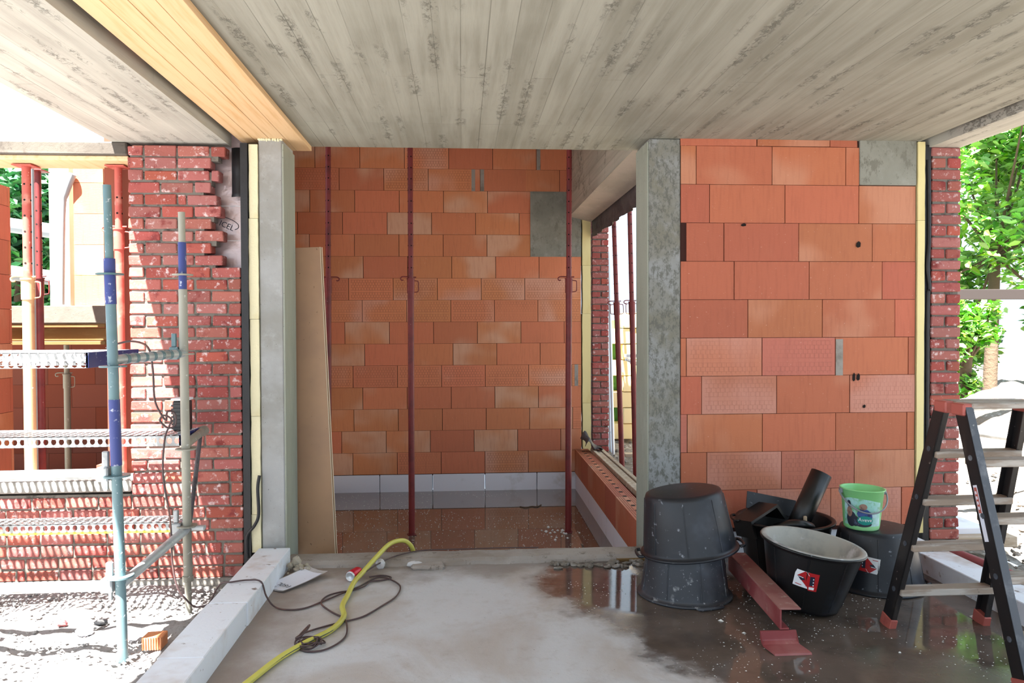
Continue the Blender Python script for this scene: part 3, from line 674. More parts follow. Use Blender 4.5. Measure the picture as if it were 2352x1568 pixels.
# ---- pine boards fixed under the slab edge
t = thing('formwork_strip', (-1.2, 2.0, 2.69), 'pale pine formwork strip of long boards fixed under the ceiling edge', 'formwork')
for i in range(4):
    x0 = -1.402+.1005*i
    mb = MB(); mb.box(x0+.001, -1.5, 2.690+random.uniform(-.001, .001), x0+.0995, 5.215-.0*i, 2.7215, 0, .0015); mb.build('plank', M['pine'], t)
for i in range(9):
    x = -1.265+.017*i+random.uniform(0, .008); mb = MB(); rock(mb, (x, W+.004, 2.684), (random.uniform(.007, .013), .012, random.uniform(.006, .016)), 400+i); mb.build('foam_blob', M['insul'], t, label='yellow foam squeezed out on top of the column')
# ================================================================== WINDOW SIDE
# low wall with white base, slightly skewed like in the place
LW0, LW1 = Vector((1.306, 8.78)), Vector((1.262, 5.20))
def lwx(y, off=0): return LW0.x+(LW1.x-LW0.x)*(8.78-y)/3.58+off
mb = MB(); ys = [8.79, 8.30, 7.80, 7.29, 6.79, 6.28, 5.78, 5.27, 5.18]
for a, b in zip(ys[:-1], ys[1:]):
    mb.prism([(lwx(a), a-.002), (lwx(a, .155), a-.002), (lwx(b, .155), b+.002), (lwx(b), b+.002)], -.19, .085, 'z', 0)
mb.prism([(lwx(8.79, .004), 8.79), (lwx(8.79, .15), 8.79), (lwx(5.18, .15), 5.18), (lwx(5.18, .004), 5.18)], -.19, .08, 'z', 1)
y = 8.62
i = 0
while y > 5.3:     # grip holes and rows of small perforations on the block tops
    x = lwx(y, .078); mb.box(x-.016, y-.022, .0852, x+.016, y+.022, .0862, 2); y -= .167
y = 8.76
while y > 5.3:
    for off in (.018, .036, .054, .105, .122, .14):
        x = lwx(y, off); mb.box(x-.004, y-.012, .0852, x+.004, y+.012, .0858, 3)
    y -= .036
mb.box(lwx(8.0)-.001, 7.60, -.19, lwx(8.0)+.01, 7.66, .086, 4)
struct(mb, 'wall_window', [M['clay_r'], M['gap'], M['hole'], M['clay_dark'], M['mortar_lt']])
mb = MB(); y = 8.79
while y > 5.2:
    b = max(y-.6, 5.15); mb.prism([(lwx(y, .006), y-.002), (lwx(y, .15), y-.002), (lwx(b, .15), b+.002), (lwx(b, .006), b+.002)], -.39, -.192, 'z'); y -= .6
struct(mb, 'baseboard_window', [M['white']])
mb = MB(); mb.box(1.46, 5.1, -.4, 1.615, 8.8, .06); struct(mb, 'wall_window_outer', [M['brick']])
# sill boards
for nm, x0, x1, z, lab in (('sill_board', 1.462, 1.505, .115, 'long pale plank edge lying on the window sill next to the hollow block tops'), ('sill_board', 1.512, 1.56, .10, 'dusty weathered plank in the middle of the window sill'), ('sill_board', 1.57, 1.612, .108, 'outermost weathered plank on the window sill towards the garden')):
    mb = MB(); mb.box(x0, 5.25, .065, x1, 8.62, z, 0, .004, .003); single(mb, nm, [M['oldwood']], lab, 'plank', 'planks on the window sill')
mb = MB(); vs = []; fs = []
for i in range(13):
    for j in range(9):
        u_, v_ = i/12, j/8
        x = 1.37+.20*u_+.02*math.sin(v_*5); y = 8.45+.22*v_; z = .13+.20*math.exp(-((u_-.25)/.28)**2)*(.4+.6*v_)+.02*math.sin(u_*9+v_*3)
        vs.append((x, y, z))
for i in range(12):
    for j in range(8): a = i*9+j; fs.append((a, a+1, a+10, a+9))
mb.add(vs, fs, smooth=True); o = single(mb, 'membrane_sheet', [M['dgrey']], 'bent grey membrane piece lying in the far corner of the window sill', 'membrane'); sm = o.modifiers.new('s', 'SOLIDIFY'); sm.thickness = .006
# lintel beam over the window
t = thing('concrete_beam', (1.35, 7.0, 2.77), 'deep board-marked concrete beam above the window opening at right of the back room', 'beam')
mb = MB(); mb.prism([(1.245, 2.785), (1.50, 2.725), (1.50, 3.555), (1.245, 3.555)], 5.21, FAR-.005, 'y'); 
mb.build('beam_body', M['beamside'], t)
mb = MB(); mb.add([(1.246, 5.215, 2.782), (1.499, 5.215, 2.722), (1.499, FAR-.01, 2.722), (1.246, FAR-.01, 2.782)], [(0, 1, 2, 3)]); mb.build('soffit', M['soffit'], t, label='pale smooth underside')
mb = MB(); vs = []; fs = []; N = 70
for i in range(N+1):
    y = 5.25+(8.78-5.25)*i/N
    for k, z in enumerate((2.775, 2.68, 2.61, 2.55+.02*mnoise.noise(Vector((y*3, 0, 0)))+.012*mnoise.noise(Vector((y*11, 0, 0))))):
        vs.append((1.506+k*.007+.010*math.sin(y*21+k)*k*.4+.008*mnoise.noise(Vector((y*8, k, 0))), y, z))
for i in range(N):
    for k in range(3): fs.append((i*4+k, (i+1)*4+k, (i+1)*4+k+1, i*4+k+1))
mb.add(vs, fs, smooth=True); o = single(mb, 'hanging_membrane', [M['dgrey']], 'ragged dark grey membrane hanging along the outer edge of the window beam', 'membrane'); sm = o.modifiers.new('s', 'SOLIDIFY'); sm.thickness = .004

# ================================================================== STEEL PROPS
def make_prop(h, col, mat_low, mat_up, label, group=None, ri=.024, ro=.0285, handle=1, n_holes=14, bp_=.06):
    t = thing('steel_prop', (0, 0, 0), label, 'prop', group)
    mb = MB(); mb.tube((0, 0, .008), (0, 0, col), ro, 20); mb.build('outer_tube', mat_low, t)
    mb = MB(); mb.tube((0, 0, col), (0, 0, h-.008), ri, 20)
    for i in range(n_holes):
        z = col+.10+i*.10
        if z < h-.1: mb.tube((0, -ri-.0006, z), (0, ri+.0006, z), .0065, 10, 1); mb.tube((-ri-.0006, 0, z), (ri+.0006, 0, z), .0065, 10, 1)
    mb.build('inner_tube', [mat_up, M['hole']], t)
    mb = MB(); mb.box(-bp_, -bp_, 0, bp_, bp_, .008, 0, .002); mb.build('base_plate', mat_low, t)
    mb = MB(); mb.box(-.06, -.06, h-.008, .06, .06, h, 0, .002); mb.build('top_plate', mat_up, t)
    mb = MB(); mb.tube((0, 0, col-.13), (0, 0, col-.002), ro+.005, 20); mb.tube((0, 0, col-.004), (0, 0, col+.006), ro+.010, 20)
    c = mb.build('collar', mat_low, t)
    for s_ in ((-1, 1) if handle == 2 else (handle,)):
        mb = MB(); mb.path([(s_*ro, 0, col-.015), (s_*(ro+.035), 0, col-.02), (s_*(ro+.042), 0, col-.03), (s_*(ro+.042), 0, col-.10), (s_*(ro+.035), 0, col-.115), (s_*ro, 0, col-.12)], .0042, 8); mb.build('nut_handle', mat_low, c)
    mb = MB(); mb.path([(.05, 0, col+.016), (0, 0, col+.016), (-.075, -.01, col+.018), (-.098, -.012, col+.004), (-.09, -.012, col-.014), (-.072, -.01, col-.012)], .0055, 8)
    mb.build('pin', mat_low, t)
    return t
def lean(o, x, y, z, dx, dy, rz=0):
    o.location = (x, y, z)
    h = 3.9; o.rotation_euler = Euler((-math.asin(max(-1, min(1, dy/h))), math.asin(dx/h), 0)); o.rotation_euler.z = rz
gp = 'steel props in the back room'
p0 = make_prop(3.94, 2.33, M['prop'], M['prop'], 'middle dark red steel prop standing free in the flooded back room', gp, bp_=.036)
lean(p0, -.465, 6.96, -.385, .008, 0, .35)
p1 = copy_tree(p0); p1['label'] = 'dark red steel prop near the window side of the back room with hooked pin'; lean(p1, .967, 6.93, -.385, .02, 0, -.25)
p2 = copy_tree(p0); p2['label'] = 'dark red steel prop mostly hidden behind the leaning hardboard sheets'; lean(p2, -1.215, 6.95, -.385, -.03, 0, 3.4)
# props outside the window
p3 = make_prop(3.05, 1.88, M['prop'], M['prop'], 'red steel prop outside the window opening, the one standing clear of the column', 'props outside the window', handle=2); lean(p3, 1.70, 8.0, -.12, -.13, 0, .1)
p4 = copy_tree(p3); p4['label'] = 'red steel prop outside the window opening, half hidden behind the blotched column'; lean(p4, 1.80, 7.8, -.12, -.10, 0, .3)
# props in the left opening
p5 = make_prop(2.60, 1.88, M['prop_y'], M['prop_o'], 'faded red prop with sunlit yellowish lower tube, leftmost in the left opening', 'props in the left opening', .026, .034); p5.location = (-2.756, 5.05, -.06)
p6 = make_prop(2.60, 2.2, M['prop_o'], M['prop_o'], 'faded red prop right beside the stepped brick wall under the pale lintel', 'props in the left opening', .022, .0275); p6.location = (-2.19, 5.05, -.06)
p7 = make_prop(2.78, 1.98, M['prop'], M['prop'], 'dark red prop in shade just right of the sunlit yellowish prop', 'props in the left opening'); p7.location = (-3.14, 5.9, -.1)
p8 = make_prop(1.45, 1.15, M['tubegr'], M['tubegr'], 'dull grey prop in the dark room under the raised slab', None); p8.location = (-3.75, 7.5, -.08)

# ================================================================== LEFT OPENING AND ROOM BEHIND
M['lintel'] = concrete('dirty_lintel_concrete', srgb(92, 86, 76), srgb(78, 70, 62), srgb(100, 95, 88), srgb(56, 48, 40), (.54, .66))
M['slabedge'] = concrete('slab_edge_shade_tint', srgb(104, 96, 88), srgb(88, 80, 72), srgb(116, 108, 98))  # darkened in its colour to stand for shade on the slab edge
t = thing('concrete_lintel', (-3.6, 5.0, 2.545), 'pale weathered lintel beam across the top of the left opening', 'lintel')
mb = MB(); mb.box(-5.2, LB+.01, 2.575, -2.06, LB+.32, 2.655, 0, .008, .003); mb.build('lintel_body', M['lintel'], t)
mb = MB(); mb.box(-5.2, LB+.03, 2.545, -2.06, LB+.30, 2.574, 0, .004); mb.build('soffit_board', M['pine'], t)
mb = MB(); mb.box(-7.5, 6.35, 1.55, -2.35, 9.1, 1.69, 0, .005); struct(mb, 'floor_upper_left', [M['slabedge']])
t = thing('formwork_beam', (-4.5, 6.40, 1.37), 'yellowish timber formwork beams under the raised slab edge in the left opening', 'formwork')
for z0, z1, y0 in ((1.375, 1.405, 6.36), (1.41, 1.51, 6.40), (1.515, 1.545, 6.36)):
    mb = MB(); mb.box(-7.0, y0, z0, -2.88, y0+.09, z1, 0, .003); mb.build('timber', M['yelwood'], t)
def blockwall(name, x0, x1, y0, y1, z0, z1, m, along='x'):
    mb = MB(); z = z0; k = 0
    while z < z1-.01:
        p = (x0 if along == 'x' else y0)-(.25 if k % 2 else 0); e = x1 if along == 'x' else y1
        while p < e:
            a, b = max(p, x0 if along == 'x' else y0), min(p+.497, e); zz = min(z+.247, z1)
            if b-a > .02:
                if along == 'x': mb.box(a, y0, z, b, y1, zz)
                else: mb.box(x0, a, z, x1, b, zz)
            p += .5
        z += .25; k += 1
    mb.box(x0+.006, y0+.006, z0, x1-.006, y1-.006, z1-.004, 1)
    struct(mb, name, [m, M['gap']])
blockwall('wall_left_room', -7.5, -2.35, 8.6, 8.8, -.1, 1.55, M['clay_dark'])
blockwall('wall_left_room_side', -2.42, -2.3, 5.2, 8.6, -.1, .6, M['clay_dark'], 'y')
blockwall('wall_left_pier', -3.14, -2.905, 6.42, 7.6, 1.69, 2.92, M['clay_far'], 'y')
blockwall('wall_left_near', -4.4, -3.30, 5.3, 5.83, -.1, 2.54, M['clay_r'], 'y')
mb = MB(); mb.box(-7.5, 4.96, -.2, -2.2, 9.0, -.08); struct(mb, 'floor_left_room', [M['conc_warm']])
mb = MB(); mb.box(-3.40, 6.55, 1.69, -3.24, 6.65, 2.92, 0, .004); single(mb, 'gypsum_slab', [M['sacks']], 'sunlit white panel standing on the raised slab in the left opening', 'panel')
mb = MB(); bricks(mb, -3.88, -3.74, 7.7, 7.85, 1.69, 2.85, head=True, seed=21); mb.box(-3.87, 7.71, 1.69, -3.75, 7.84, 2.85, 1)
single(mb, 'brick_pier', [M['brick'], M['mortar']], 'narrow red brick pier at the back of the left opening in front of foliage', 'pier')
mb = MB(); mb.path([(-3.24, 6.40, 1.70), (-3.22, 6.40, 2.45), (-3.19, 6.40, 2.60), (-3.12, 6.38, 2.75)], .028, 14, sub=4)
single(mb, 'downpipe', [M['pipegr']], 'pale grey elbow pipe beside the white panel in the left opening', 'pipe')
mb = MB(); mb.tube((-3.03, 5.6, -.08), (-3.03, 5.6, 2.78), .024); single(mb, 'scaffold_tube', [M['pipegr']], 'pale upright tube between the two leftmost props in the left opening', 'tube')
mb = MB()
for (y0, z0, y1, z1) in ((9.6, 3.05, 9.6, 2.75), (9.6, 2.45, 9.6, 2.2)):
    mb.tube((-7.5, y0, z0), (-3.6, y1, z1-.25), .09, 10)
single(mb, 'scaffold_rail', [M['pipegr']], 'pale sloping rails in front of the foliage behind the left opening', 'rail')
# sill litter
mb = MB(); vs = []; fs = []
for i in range(9):
    for j in range(7): vs.append((-2.80+.12*i/8+.008*random.random(), LB+.03+.1*j/6, .575+.035*abs(math.sin(i*1.3+j*.9))*math.sin(j/6*PI)))
for i in range(8):
    for j in range(6): a = i*7+j; fs.append((a, a+1, a+8, a+7))
mb.add(vs, fs); single(mb, 'plastic_wrap', [M['paper']], 'crumpled pale plastic wrap lying on the sunlit brick sill', 'litter')

# ================================================================== SCAFFOLD
def perforated(name, x0, x1, y0, y1, z, side, label, pitch=.042, hole=.0145, m=None, yellow=False):
    t = thing(name, ((x0+x1)/2, (y0+y1)/2, z-side), label, 'scaffold plank')
    def sheet(mb, fn, L, Wd):
        nx = int(L/pitch); ny = max(1, int(round(Wd/pitch))); px_, py_ = L/nx, Wd/ny
        for j in range(ny):
            for i in range(nx):
                cx, cy = (i+.5)*px_, (j+.5)*py_
                out = [(-1, -1), (0, -1), (1, -1), (1, 0), (1, 1), (0, 1), (-1, 1), (-1, 0)]
                vs = [fn(cx+a*px_/2, cy+b*py_/2) for a, b in out]
                for k in range(8):
                    an = math.atan2(out[k][1], out[k][0]); vs.append(fn(cx+hole*1.05*math.cos(an), cy+hole*1.25*math.sin(an)))
                mb.add(vs, [(k, (k+1) % 8, 8+(k+1) % 8, 8+k) for k in range(8)])
    mb = MB(); sheet(mb, lambda a, b: (x0+a, y0+b, z), x1-x0, y1-y0); top = mb.build('deck_plate', m or M['galv'], t); s1 = top.modifiers.new('s', 'SOLIDIFY'); s1.thickness = .003
    if side > .03:
        for yy in (y0, y1):
            mb = MB(); sheet(mb, lambda a, b: (x0+a, yy, z-side+b), x1-x0, side); q = mb.build('side_flange', m or M['galv'], t); s1 = q.modifiers.new('s', 'SOLIDIFY'); s1.thickness = .003
    mb = MB(); mb.box(x1-.01, y0, z-side, x1+.004, y1, z+.002, 0, .001); mb.build('end_cap', M['bluec'], t, label='blue painted end')
    if yellow:
        mb = MB(); mb.box(x0, y0-.004, z-side-.012, x1, y0+.004, z-side); mb.build('edge_strip', M['yel'], t, label='yellow lower edge')
    return t
perforated('scaffold_plank', -4.6, -1.60, 4.44, 4.76, .895, .06, 'perforated steel scaffold plank at knee height close to the left brick wall')
perforated('scaffold_plank', -4.6, -1.83, 3.86, 4.14, 1.385, .075, 'upper perforated steel scaffold plank ending beside the tall blue standard')
perforated('scaffold_plank', -4.6, -1.83, 4.16, 4.44, 1.385, .075, 'second upper steel scaffold plank lying behind the front one')
perforated('scaffold_plank', -4.6, -1.60, 4.44, 4.60, .40, .045, 'narrow perforated plank with yellow lower edge low against the red brick wall', pitch=.04, hole=.013, yellow=True)
t = thing('tube_scaffold', (-1.60, 4.1, -.12), 'bolted tube scaffold frame with blue and teal uprights in front of the left brick wall', 'scaffold')
mb = MB()
P0, P1 = Vector((-1.655, 3.8, -.115)), Vector((-1.702, 3.8, 2.193))
at = lambda z, A=P0, B=P1: A+(B-A)*((z-A.z)/(B.z-A.z))
mb.tube(at(-.115), at(1.78), .0242, 20); mb.tube(at(1.78), at(2.193), .019, 20)
s1_ = mb.build('standard', M['blue'], t, label='front upright, chipped blue and teal paint')
for a_, b_ in ((1.62, 1.84), (.84, 1.16)):
    mb = MB(); mb.tube(at(a_), at(b_), .0260, 20); mb.build('sleeve', M['bluec'], s1_, label='deep blue painted stretch')
for z in (1.765, 1.32, .79, .30):
    mb = MB(); p = at(z); mb.tube(p-Vector((0, 0, .004)), p+Vector((0, 0, .004)), .062, 24); mb.build('rosette', M['blue'], s1_)
Q0, Q1 = Vector((-1.536, 4.35, -.09)), Vector((-1.549, 4.35, 2.147))
aq = lambda z: Q0+(Q1-Q0)*((z-Q0.z)/(Q1.z-Q0.z))
mb = MB(); mb.tube(aq(.10), aq(1.72), .0235, 20); mb.tube(aq(1.72), aq(2.147), .0185, 20); mb.tube(aq(-.09), aq(.10), .018, 16); mb.tube(aq(.09), aq(.12), .03, 16)
s2_ = mb.build('standard', M['tubegr'], t, label='rear upright, muddy grey tube')
mb = MB(); mb.tube(aq(1.70), aq(1.98), .0215, 20); mb.build('sleeve', M['bluec'], s2_, label='blue sleeve')
for z in (1.80, 1.36, .83, .40):
    mb = MB(); p = aq(z); mb.tube(p-Vector((0, 0, .004)), p+Vector((0, 0, .004)), .055, 24); mb.build('rosette', M['tubegr'], s2_)
mb = MB(); mb.tube(at(1.35), aq(1.365), .024, 18); tr = mb.build('transom', M['galv'], t)
d_ = (aq(1.365)-at(1.35))
for i in range(7): mb = MB(); p = at(1.35)+d_*(.16+.12*i); mb.tube(p-d_.normalized()*.010, p+d_.normalized()*.010, .0265, 18); mb.build('clip_ring', M['blue'], tr, label='dark band around the tube')
mb = MB(); mb.tube(at(.255), aq(.385), .024, 18); mb.build('transom', M['galv'], t)
mb = MB(); mb.tube((-4.6, 3.8, .775), at(.80)+Vector((-.03, 0, 0)), .0265, 18); mb.build('ledger', M['galv'], t)
mb = MB(); mb.tube((-4.6, 3.8, .245), at(.255)+Vector((-.03, 0, 0)), .0265, 18); mb.build('ledger', M['galv'], t)
for z in (.80, .26):
    p = at(z); mb = MB(); mb.box(p.x-.085, p.y-.03, z-.035, p.x-.03, p.y+.03, z+.035, 0, .006); mb.box(p.x-.065, p.y-.012, z+.03, p.x-.035, p.y+.012, z+.11, 0, .004); mb.box(p.x-.055, p.y-.008, z-.075, p.x-.04, p.y+.008, z-.03)
    mb.build('wedge_coupler', M['galv'], t)
p = aq(.40); mb = MB(); mb.box(p.x-.08, p.y-.03, .36, p.x-.028, p.y+.03, .42, 0, .006); mb.box(p.x-.07, p.y-.015, .42, p.x-.045, p.y+.01, .49, 0, .004); mb.box(p.x+.026, p.y-.02, .375, p.x+.10, p.y+.02, .40, 0, .006); mb.build('wedge_coupler', M['galv'], t)
p = aq(1.38); mb = MB(); mb.box(p.x-.075, p.y-.02, 1.33, p.x-.026, p.y+.02, 1.40, 0, .005); mb.box(p.x-.065, p.y-.01, 1.40, p.x-.04, p.y+.01, 1.475, 0, .003); mb.build('wedge_coupler', M['blue'], t)
mb = MB(); mb.tube(aq(.855), Vector((-1.585, 4.76, .875)), .024, 18); mb.tube(Vector((-1.587, 4.735, .874)), Vector((-1.583, 4.785, .877)), .031, 14); bk = mb.build('bracket', M['tubegr'], t, label='muddy bracket tube reaching towards the brick wall')
mb = MB(); mb.path([(-1.585, 4.72, .855), (-1.575, 4.62, .68), (-1.56, 4.50, .50), (-1.545, 4.40, .37)], .013, 10); mb.build('strut', M['dgrey'], bk, label='dark sloping strut')
mb = MB(); mb.box(-1.69, 4.56, .90, -1.605, 4.65, 1.08, 0, .008)
for i in range(7): mb.box(-1.693, 4.552, .915+i*.022, -1.60, 4.562, .926+i*.022)
t = thing('black_box', (-1.648, 4.6, .898), 'small black ribbed box with pale lid on the scaffold plank behind the rear upright', 'box')
mb.build('ribbed_body', M['tub_b'], t)
mb = MB(); mb.box(-1.695, 4.552, 1.081, -1.60, 4.655, 1.095, 0, .003); mb.build('lid', M['whitep'], t)

# ================================================================== LEANING SHEETS
for i, lab in enumerate(('front brown hardboard sheet leaning beside the slim column', 'rear hardboard sheet leaning directly behind the front one, only its pale edge showing')):
    t = thing('hardboard_sheet', (-1.02, 5.32+.02*i, -.38), lab, 'sheet', 'leaning hardboard sheets')
    mb = MB(); w0 = .42
    mb.M = Matrix.Translation((-.861+.009*i, 5.26+.02*i, -.383)) @ Matrix.Rotation(math.radians(-2.4), 4, 'Y') @ Matrix.Rotation(math.radians(-.4), 4, 'X')
    mb.box(-w0, 0, 0, 0, .012, 2.44, 0, .001); mb.build('board', M['board'], t)
    mb2 = MB(); mb2.M = mb.M; mb2.box(.0002, -.001, 0, .0022, .013, 2.44); mb2.build('edge', M['boardedge'], t, label='pale sawn edge')

# ================================================================== TUBS
def tub_profile(rb=.205, rt=.262, h=.33):
    return [(0.0, 0.0), (rb-.03, 0.0), (rb-.008, .006), (rb, .025), (rb+(rt-rb)*.5, h*.5), (rt-.004, h-.03), (rt, h-.012), (rt+.016, h-.014), (rt+.02, h-.006), (rt+.016, h), (rt-.004, h), (rt-.008, h-.012), (rb+(rt-rb)*.5-.006, h*.5), (rb-.006, .03), (rb-.03, .008), (0.0, .008)]
def make_tub(name, label, m, loc, rot, rb=.205, rt=.262, h=.33, group=None, upside=False, handles=(0, PI), ribs=True, ang0=0):
    t = thing(name, (0, 0, 0), label, 'tub', group)
    mb = MB(); mb.lathe(tub_profile(rb, rt, h), 56); mb.build('tub_body', m, t)
    for a in handles:
        mb = MB(); c, s_ = math.cos(a), math.sin(a); q = Vector((-s_, c, 0)); e = Vector((c, s_, 0))
        A = e*(rt+.012)
        mb.path([A+q*.07+Vector((0, 0, h-.008)), A+q*.065+e*.022+Vector((0, 0, h-.010)), A+e*.03+Vector((0, 0, h-.012)), A-q*.065+e*.022+Vector((0, 0, h-.010)), A-q*.07+Vector((0, 0, h-.008))], .009, 8)
        mb.build('grip', m, t)
    if ribs:
        for k in range(8):
            mb = MB(); a = k*PI/4+.3+ang0; c, s_ = math.cos(a), math.sin(a)
            mb.tube(Vector((c*(rb+.001), s_*(rb+.001), .03)), Vector((c*(rt-.003), s_*(rt-.003), h-.03)), .0035, 6); mb.build('rib', m, t)
    t.location = loc; t.rotation_euler = rot
    WL[t.name] = Vector((0, 0, 0))
    return t
# stacked pair, upside down
make_tub('mortar_tub', 'lower grey black mortar tub of the upside-down pair before the blotched column', M['tub_d'], (1.245, 4.20, .331), (PI, 0, .4), .20, .245, .33, 'stacked upturned tubs', handles=(PI*.55,))
T2 = make_tub('mortar_tub', 'upper dark mortar tub tilted on top of the upturned one before the blotched column', M['tub'], (1.232, 4.19, .585), (PI-math.radians(1.0), math.radians(-6.5), .0), .215, .255, .335, 'stacked upturned tubs', handles=(0.1, PI+.1))
# tub with scrap
make_tub('mortar_tub', 'black mortar tub full of black plastic scrap between the upturned pair and the green bucket', M['tub_b'], (1.965, 4.52, 0.0), (0, 0, .0), .222, .272, .335, handles=(PI*.95,), ang0=.2)
# front tub with dried mortar
TF = make_tub('mortar_tub', 'open black mortar tub lined with dried grey mortar, nearest to the camera', M['tub_b'], (1.815, 3.94, .02), (math.radians(3.0), math.radians(7.5), 0), .180, .250, .335, handles=())
mb = MB(); mb.lathe([(0, .012), (.145, .012), (.170, .03), (.207, .17), (.241, .322), (.266, .3365), (.258, .3385), (.239, .3375), (.200, .17), (.162, .034), (0, .020)], 56)
o = mb.build('mortar_lining', M['crust'], TF, label='dried grey mortar crust')
def wrap(vs, r_of_z, a0, zc, off=.0015, tilt=0):
    out = []
    for (x, y, *_) in vs:
        X = x*math.cos(tilt)-y*math.sin(tilt); Y = x*math.sin(tilt)+y*math.cos(tilt); z = zc+Y; r = r_of_z(z)+off; a = a0+X/r
        out.append((r*math.cos(a), r*math.sin(a), z))
    return out
def patch(mb, poly, rf, a0, zc, m=0, off=.0015, tilt=0):
    # fan of a convex polygon subdivided horizontally so that it follows the round wall
    xs = [p[0] for p in poly]; x0, x1 = min(xs), max(xs); N = 14
    def span(x):
        ys = []
        for i in range(len(poly)):
            (xa, ya), (xb, yb) = poly[i], poly[(i+1) % len(poly)]
            if min(xa, xb)-1e-9 <= x <= max(xa, xb)+1e-9:
                if abs(xa-xb) < 1e-9: ys += [ya, yb]
                else: ys.append(ya+(yb-ya)*(x-xa)/(xb-xa))
        return min(ys), max(ys)
    top = []; bot = []
    for i in range(N+1):
        x = x0+(x1-x0)*i/N; x = min(max(x, x0+1e-6), x1-1e-6); lo, hi = span(x); bot.append((x, lo)); top.append((x, hi))
    vs = wrap(bot+top, rf, a0, zc, off, tilt); mb.add(vs, [(i, i+1, N+2+i, N+1+i) for i in range(N)], m)
def sticker(T, rb, rt, h, a0, zc, flip=1, s=1.0, tilt=0.0):
    rf = lambda z: rb+(rt-rb)*(z/h)+.001
    R = lambda pts: [(flip*x*s, y*s) for x, y in pts]
    mb = MB(); patch(mb, R([(-.055, -.033), (-.045, .042), (.05, .03), (.045, -.045)]), rf, a0, zc, 0, .001, tilt)
    st = mb.build('sticker', M['whitep'], T, label='white and red sticker')
    mb = MB(); patch(mb, R([(-.005, .042-.006), (.052, .032), (.044, -.048), (.008, -.048)]), rf, a0, zc, 0, .0018, tilt)
    patch(mb, R([(-.038, .014), (-.006, .038), (.012, -.01), (.006, -.034)]), rf, a0, zc, 0, .0019, tilt); mb.build('red_field', M['redp'], st)
    mb = MB(); patch(mb, R([(-.038, .014), (-.012, .01), (-.004, -.002), (-.022, -.006)]), rf, a0, zc, 0, .0026, tilt)
    patch(mb, R([(.015, .018), (.034, .018), (.032, -.024), (.014, -.024)]), rf, a0, zc, 0, .0026, tilt); mb.build('dark_field', M['navy'], st)
    mb = MB(); patch(mb, R([(.012, -.03), (.034, -.03), (.033, -.042), (.012, -.042)]), rf, a0, zc, 0, .003, tilt)
    for k in range(3): patch(mb, R([(.027, .01-.014*k), (.031, .01-.014*k), (.031, .004-.014*k), (.027, .004-.014*k)]), rf, a0, zc, 0, .0032, tilt)
    patch(mb, R([(-.001, .037), (.001, .037), (.013, .020), (.011, .020)]), rf, a0, zc, 0, .0032, tilt)
    patch(mb, R([(-.034, .0125), (-.012, .0085), (-.012, .0055), (-.033, .0095)]), rf, a0, zc, 0, .0032, tilt); mb.build('pale_print', M['whitep'], st)
    mb = MB(); patch(mb, R([(-.044, -.022), (-.018, -.026), (-.018, -.029), (-.045, -.025)]), rf, a0, zc, 0, .003, tilt); mb.build('small_print', M['redp'], st)
sticker(TF, .180, .250, .335, math.radians(-118), .195, 1, 1.18, .05)
# upturned tub carrying the bucket
T4 = make_tub('mortar_tub', 'large upturned black mortar tub carrying the green bucket', M['tub'], (2.405, 4.28, .335), (PI, 0, 0), .20, .258, .335, handles=(0, PI), ang0=.15)
sticker(T4, .20, .258, .335, math.radians(128), .17, 1, 1.1)
mb = MB(); patch(mb, [(-.012, -.04), (-.012, .04), (.012, .04), (.012, -.04)], lambda z: .20+.045*(z/.33), 0, .17); 
T1s = [o for o in bpy.data.objects if o.name.startswith('mortar_tub')][0]
rf1 = lambda z: .20+.045*(z/.33)
mb = MB(); patch(mb, [(-.02, -.045), (-.02, .04), (.016, .04), (.02, -.045)], rf1, math.radians(35), .16, 0, .002); st = mb.build('sticker', M['whitep'], T1s, label='narrow white sticker at the right edge')
mb = MB(); patch(mb, [(-.010, -.01), (-.010, .02), (.012, .012), (.012, -.012)], rf1, math.radians(35), .16, 0, .003); mb.build('red_field', M['redp'], st)
# scrap in the tub
t = thing('plastic_pipe', (2.0, 4.46, .22), 'thick black plastic pipe sticking up out of the scrap tub towards the green bucket', 'pipe')
mb = MB(); mb.hollow((1.96, 4.44, .20), (2.185, 4.50, .605), .062, .056, 28); mb.build('pipe_body', M['tub_b'], t)
mb = MB(); mb.box(2.01, 4.355, .315, 2.03, 4.37, .38, 0, .004); mb.build('tape_tab', M['oldwood'], t, label='small pale tab')
mb = MB(); mb.M = Matrix.Translation((1.80, 4.50, .31)) @ Matrix.Rotation(math.radians(-24), 4, 'Y') @ Matrix.Rotation(math.radians(18), 4, 'Z')
mb.prism([(-.13, -.03), (-.11, .075), (.11, .075), (.13, -.03), (.115, -.03), (.095, .06), (-.095, .06), (-.115, -.03)], -.09, .09, 'y')
single(mb, 'plastic_crate', [M['tub_b']], 'broken black plastic trough tilted in the left side of the scrap tub', 'crate')
mb = MB(); mb.M = Matrix.Translation((1.92, 4.62, .39)) @ Matrix.Rotation(math.radians(12), 4, 'Y') @ Matrix.Rotation(math.radians(-20), 4, 'X')
mb.box(-.16, -.004, -.05, .16, .004, .055, 0, .001); single(mb, 'plastic_sheet', [M['tub']], 'dusty dark plastic sheet at the back of the scrap tub', 'sheet')
mb = MB(); mb.path([(1.86, 4.42, .29), (1.93, 4.36, .33), (2.0, 4.35, .33), (2.07, 4.40, .30)], .03, 12); single(mb, 'rubber_hose', [M['tub_b']], 'short bent black rubber piece lying in the scrap tub below the pipe', 'rubber')

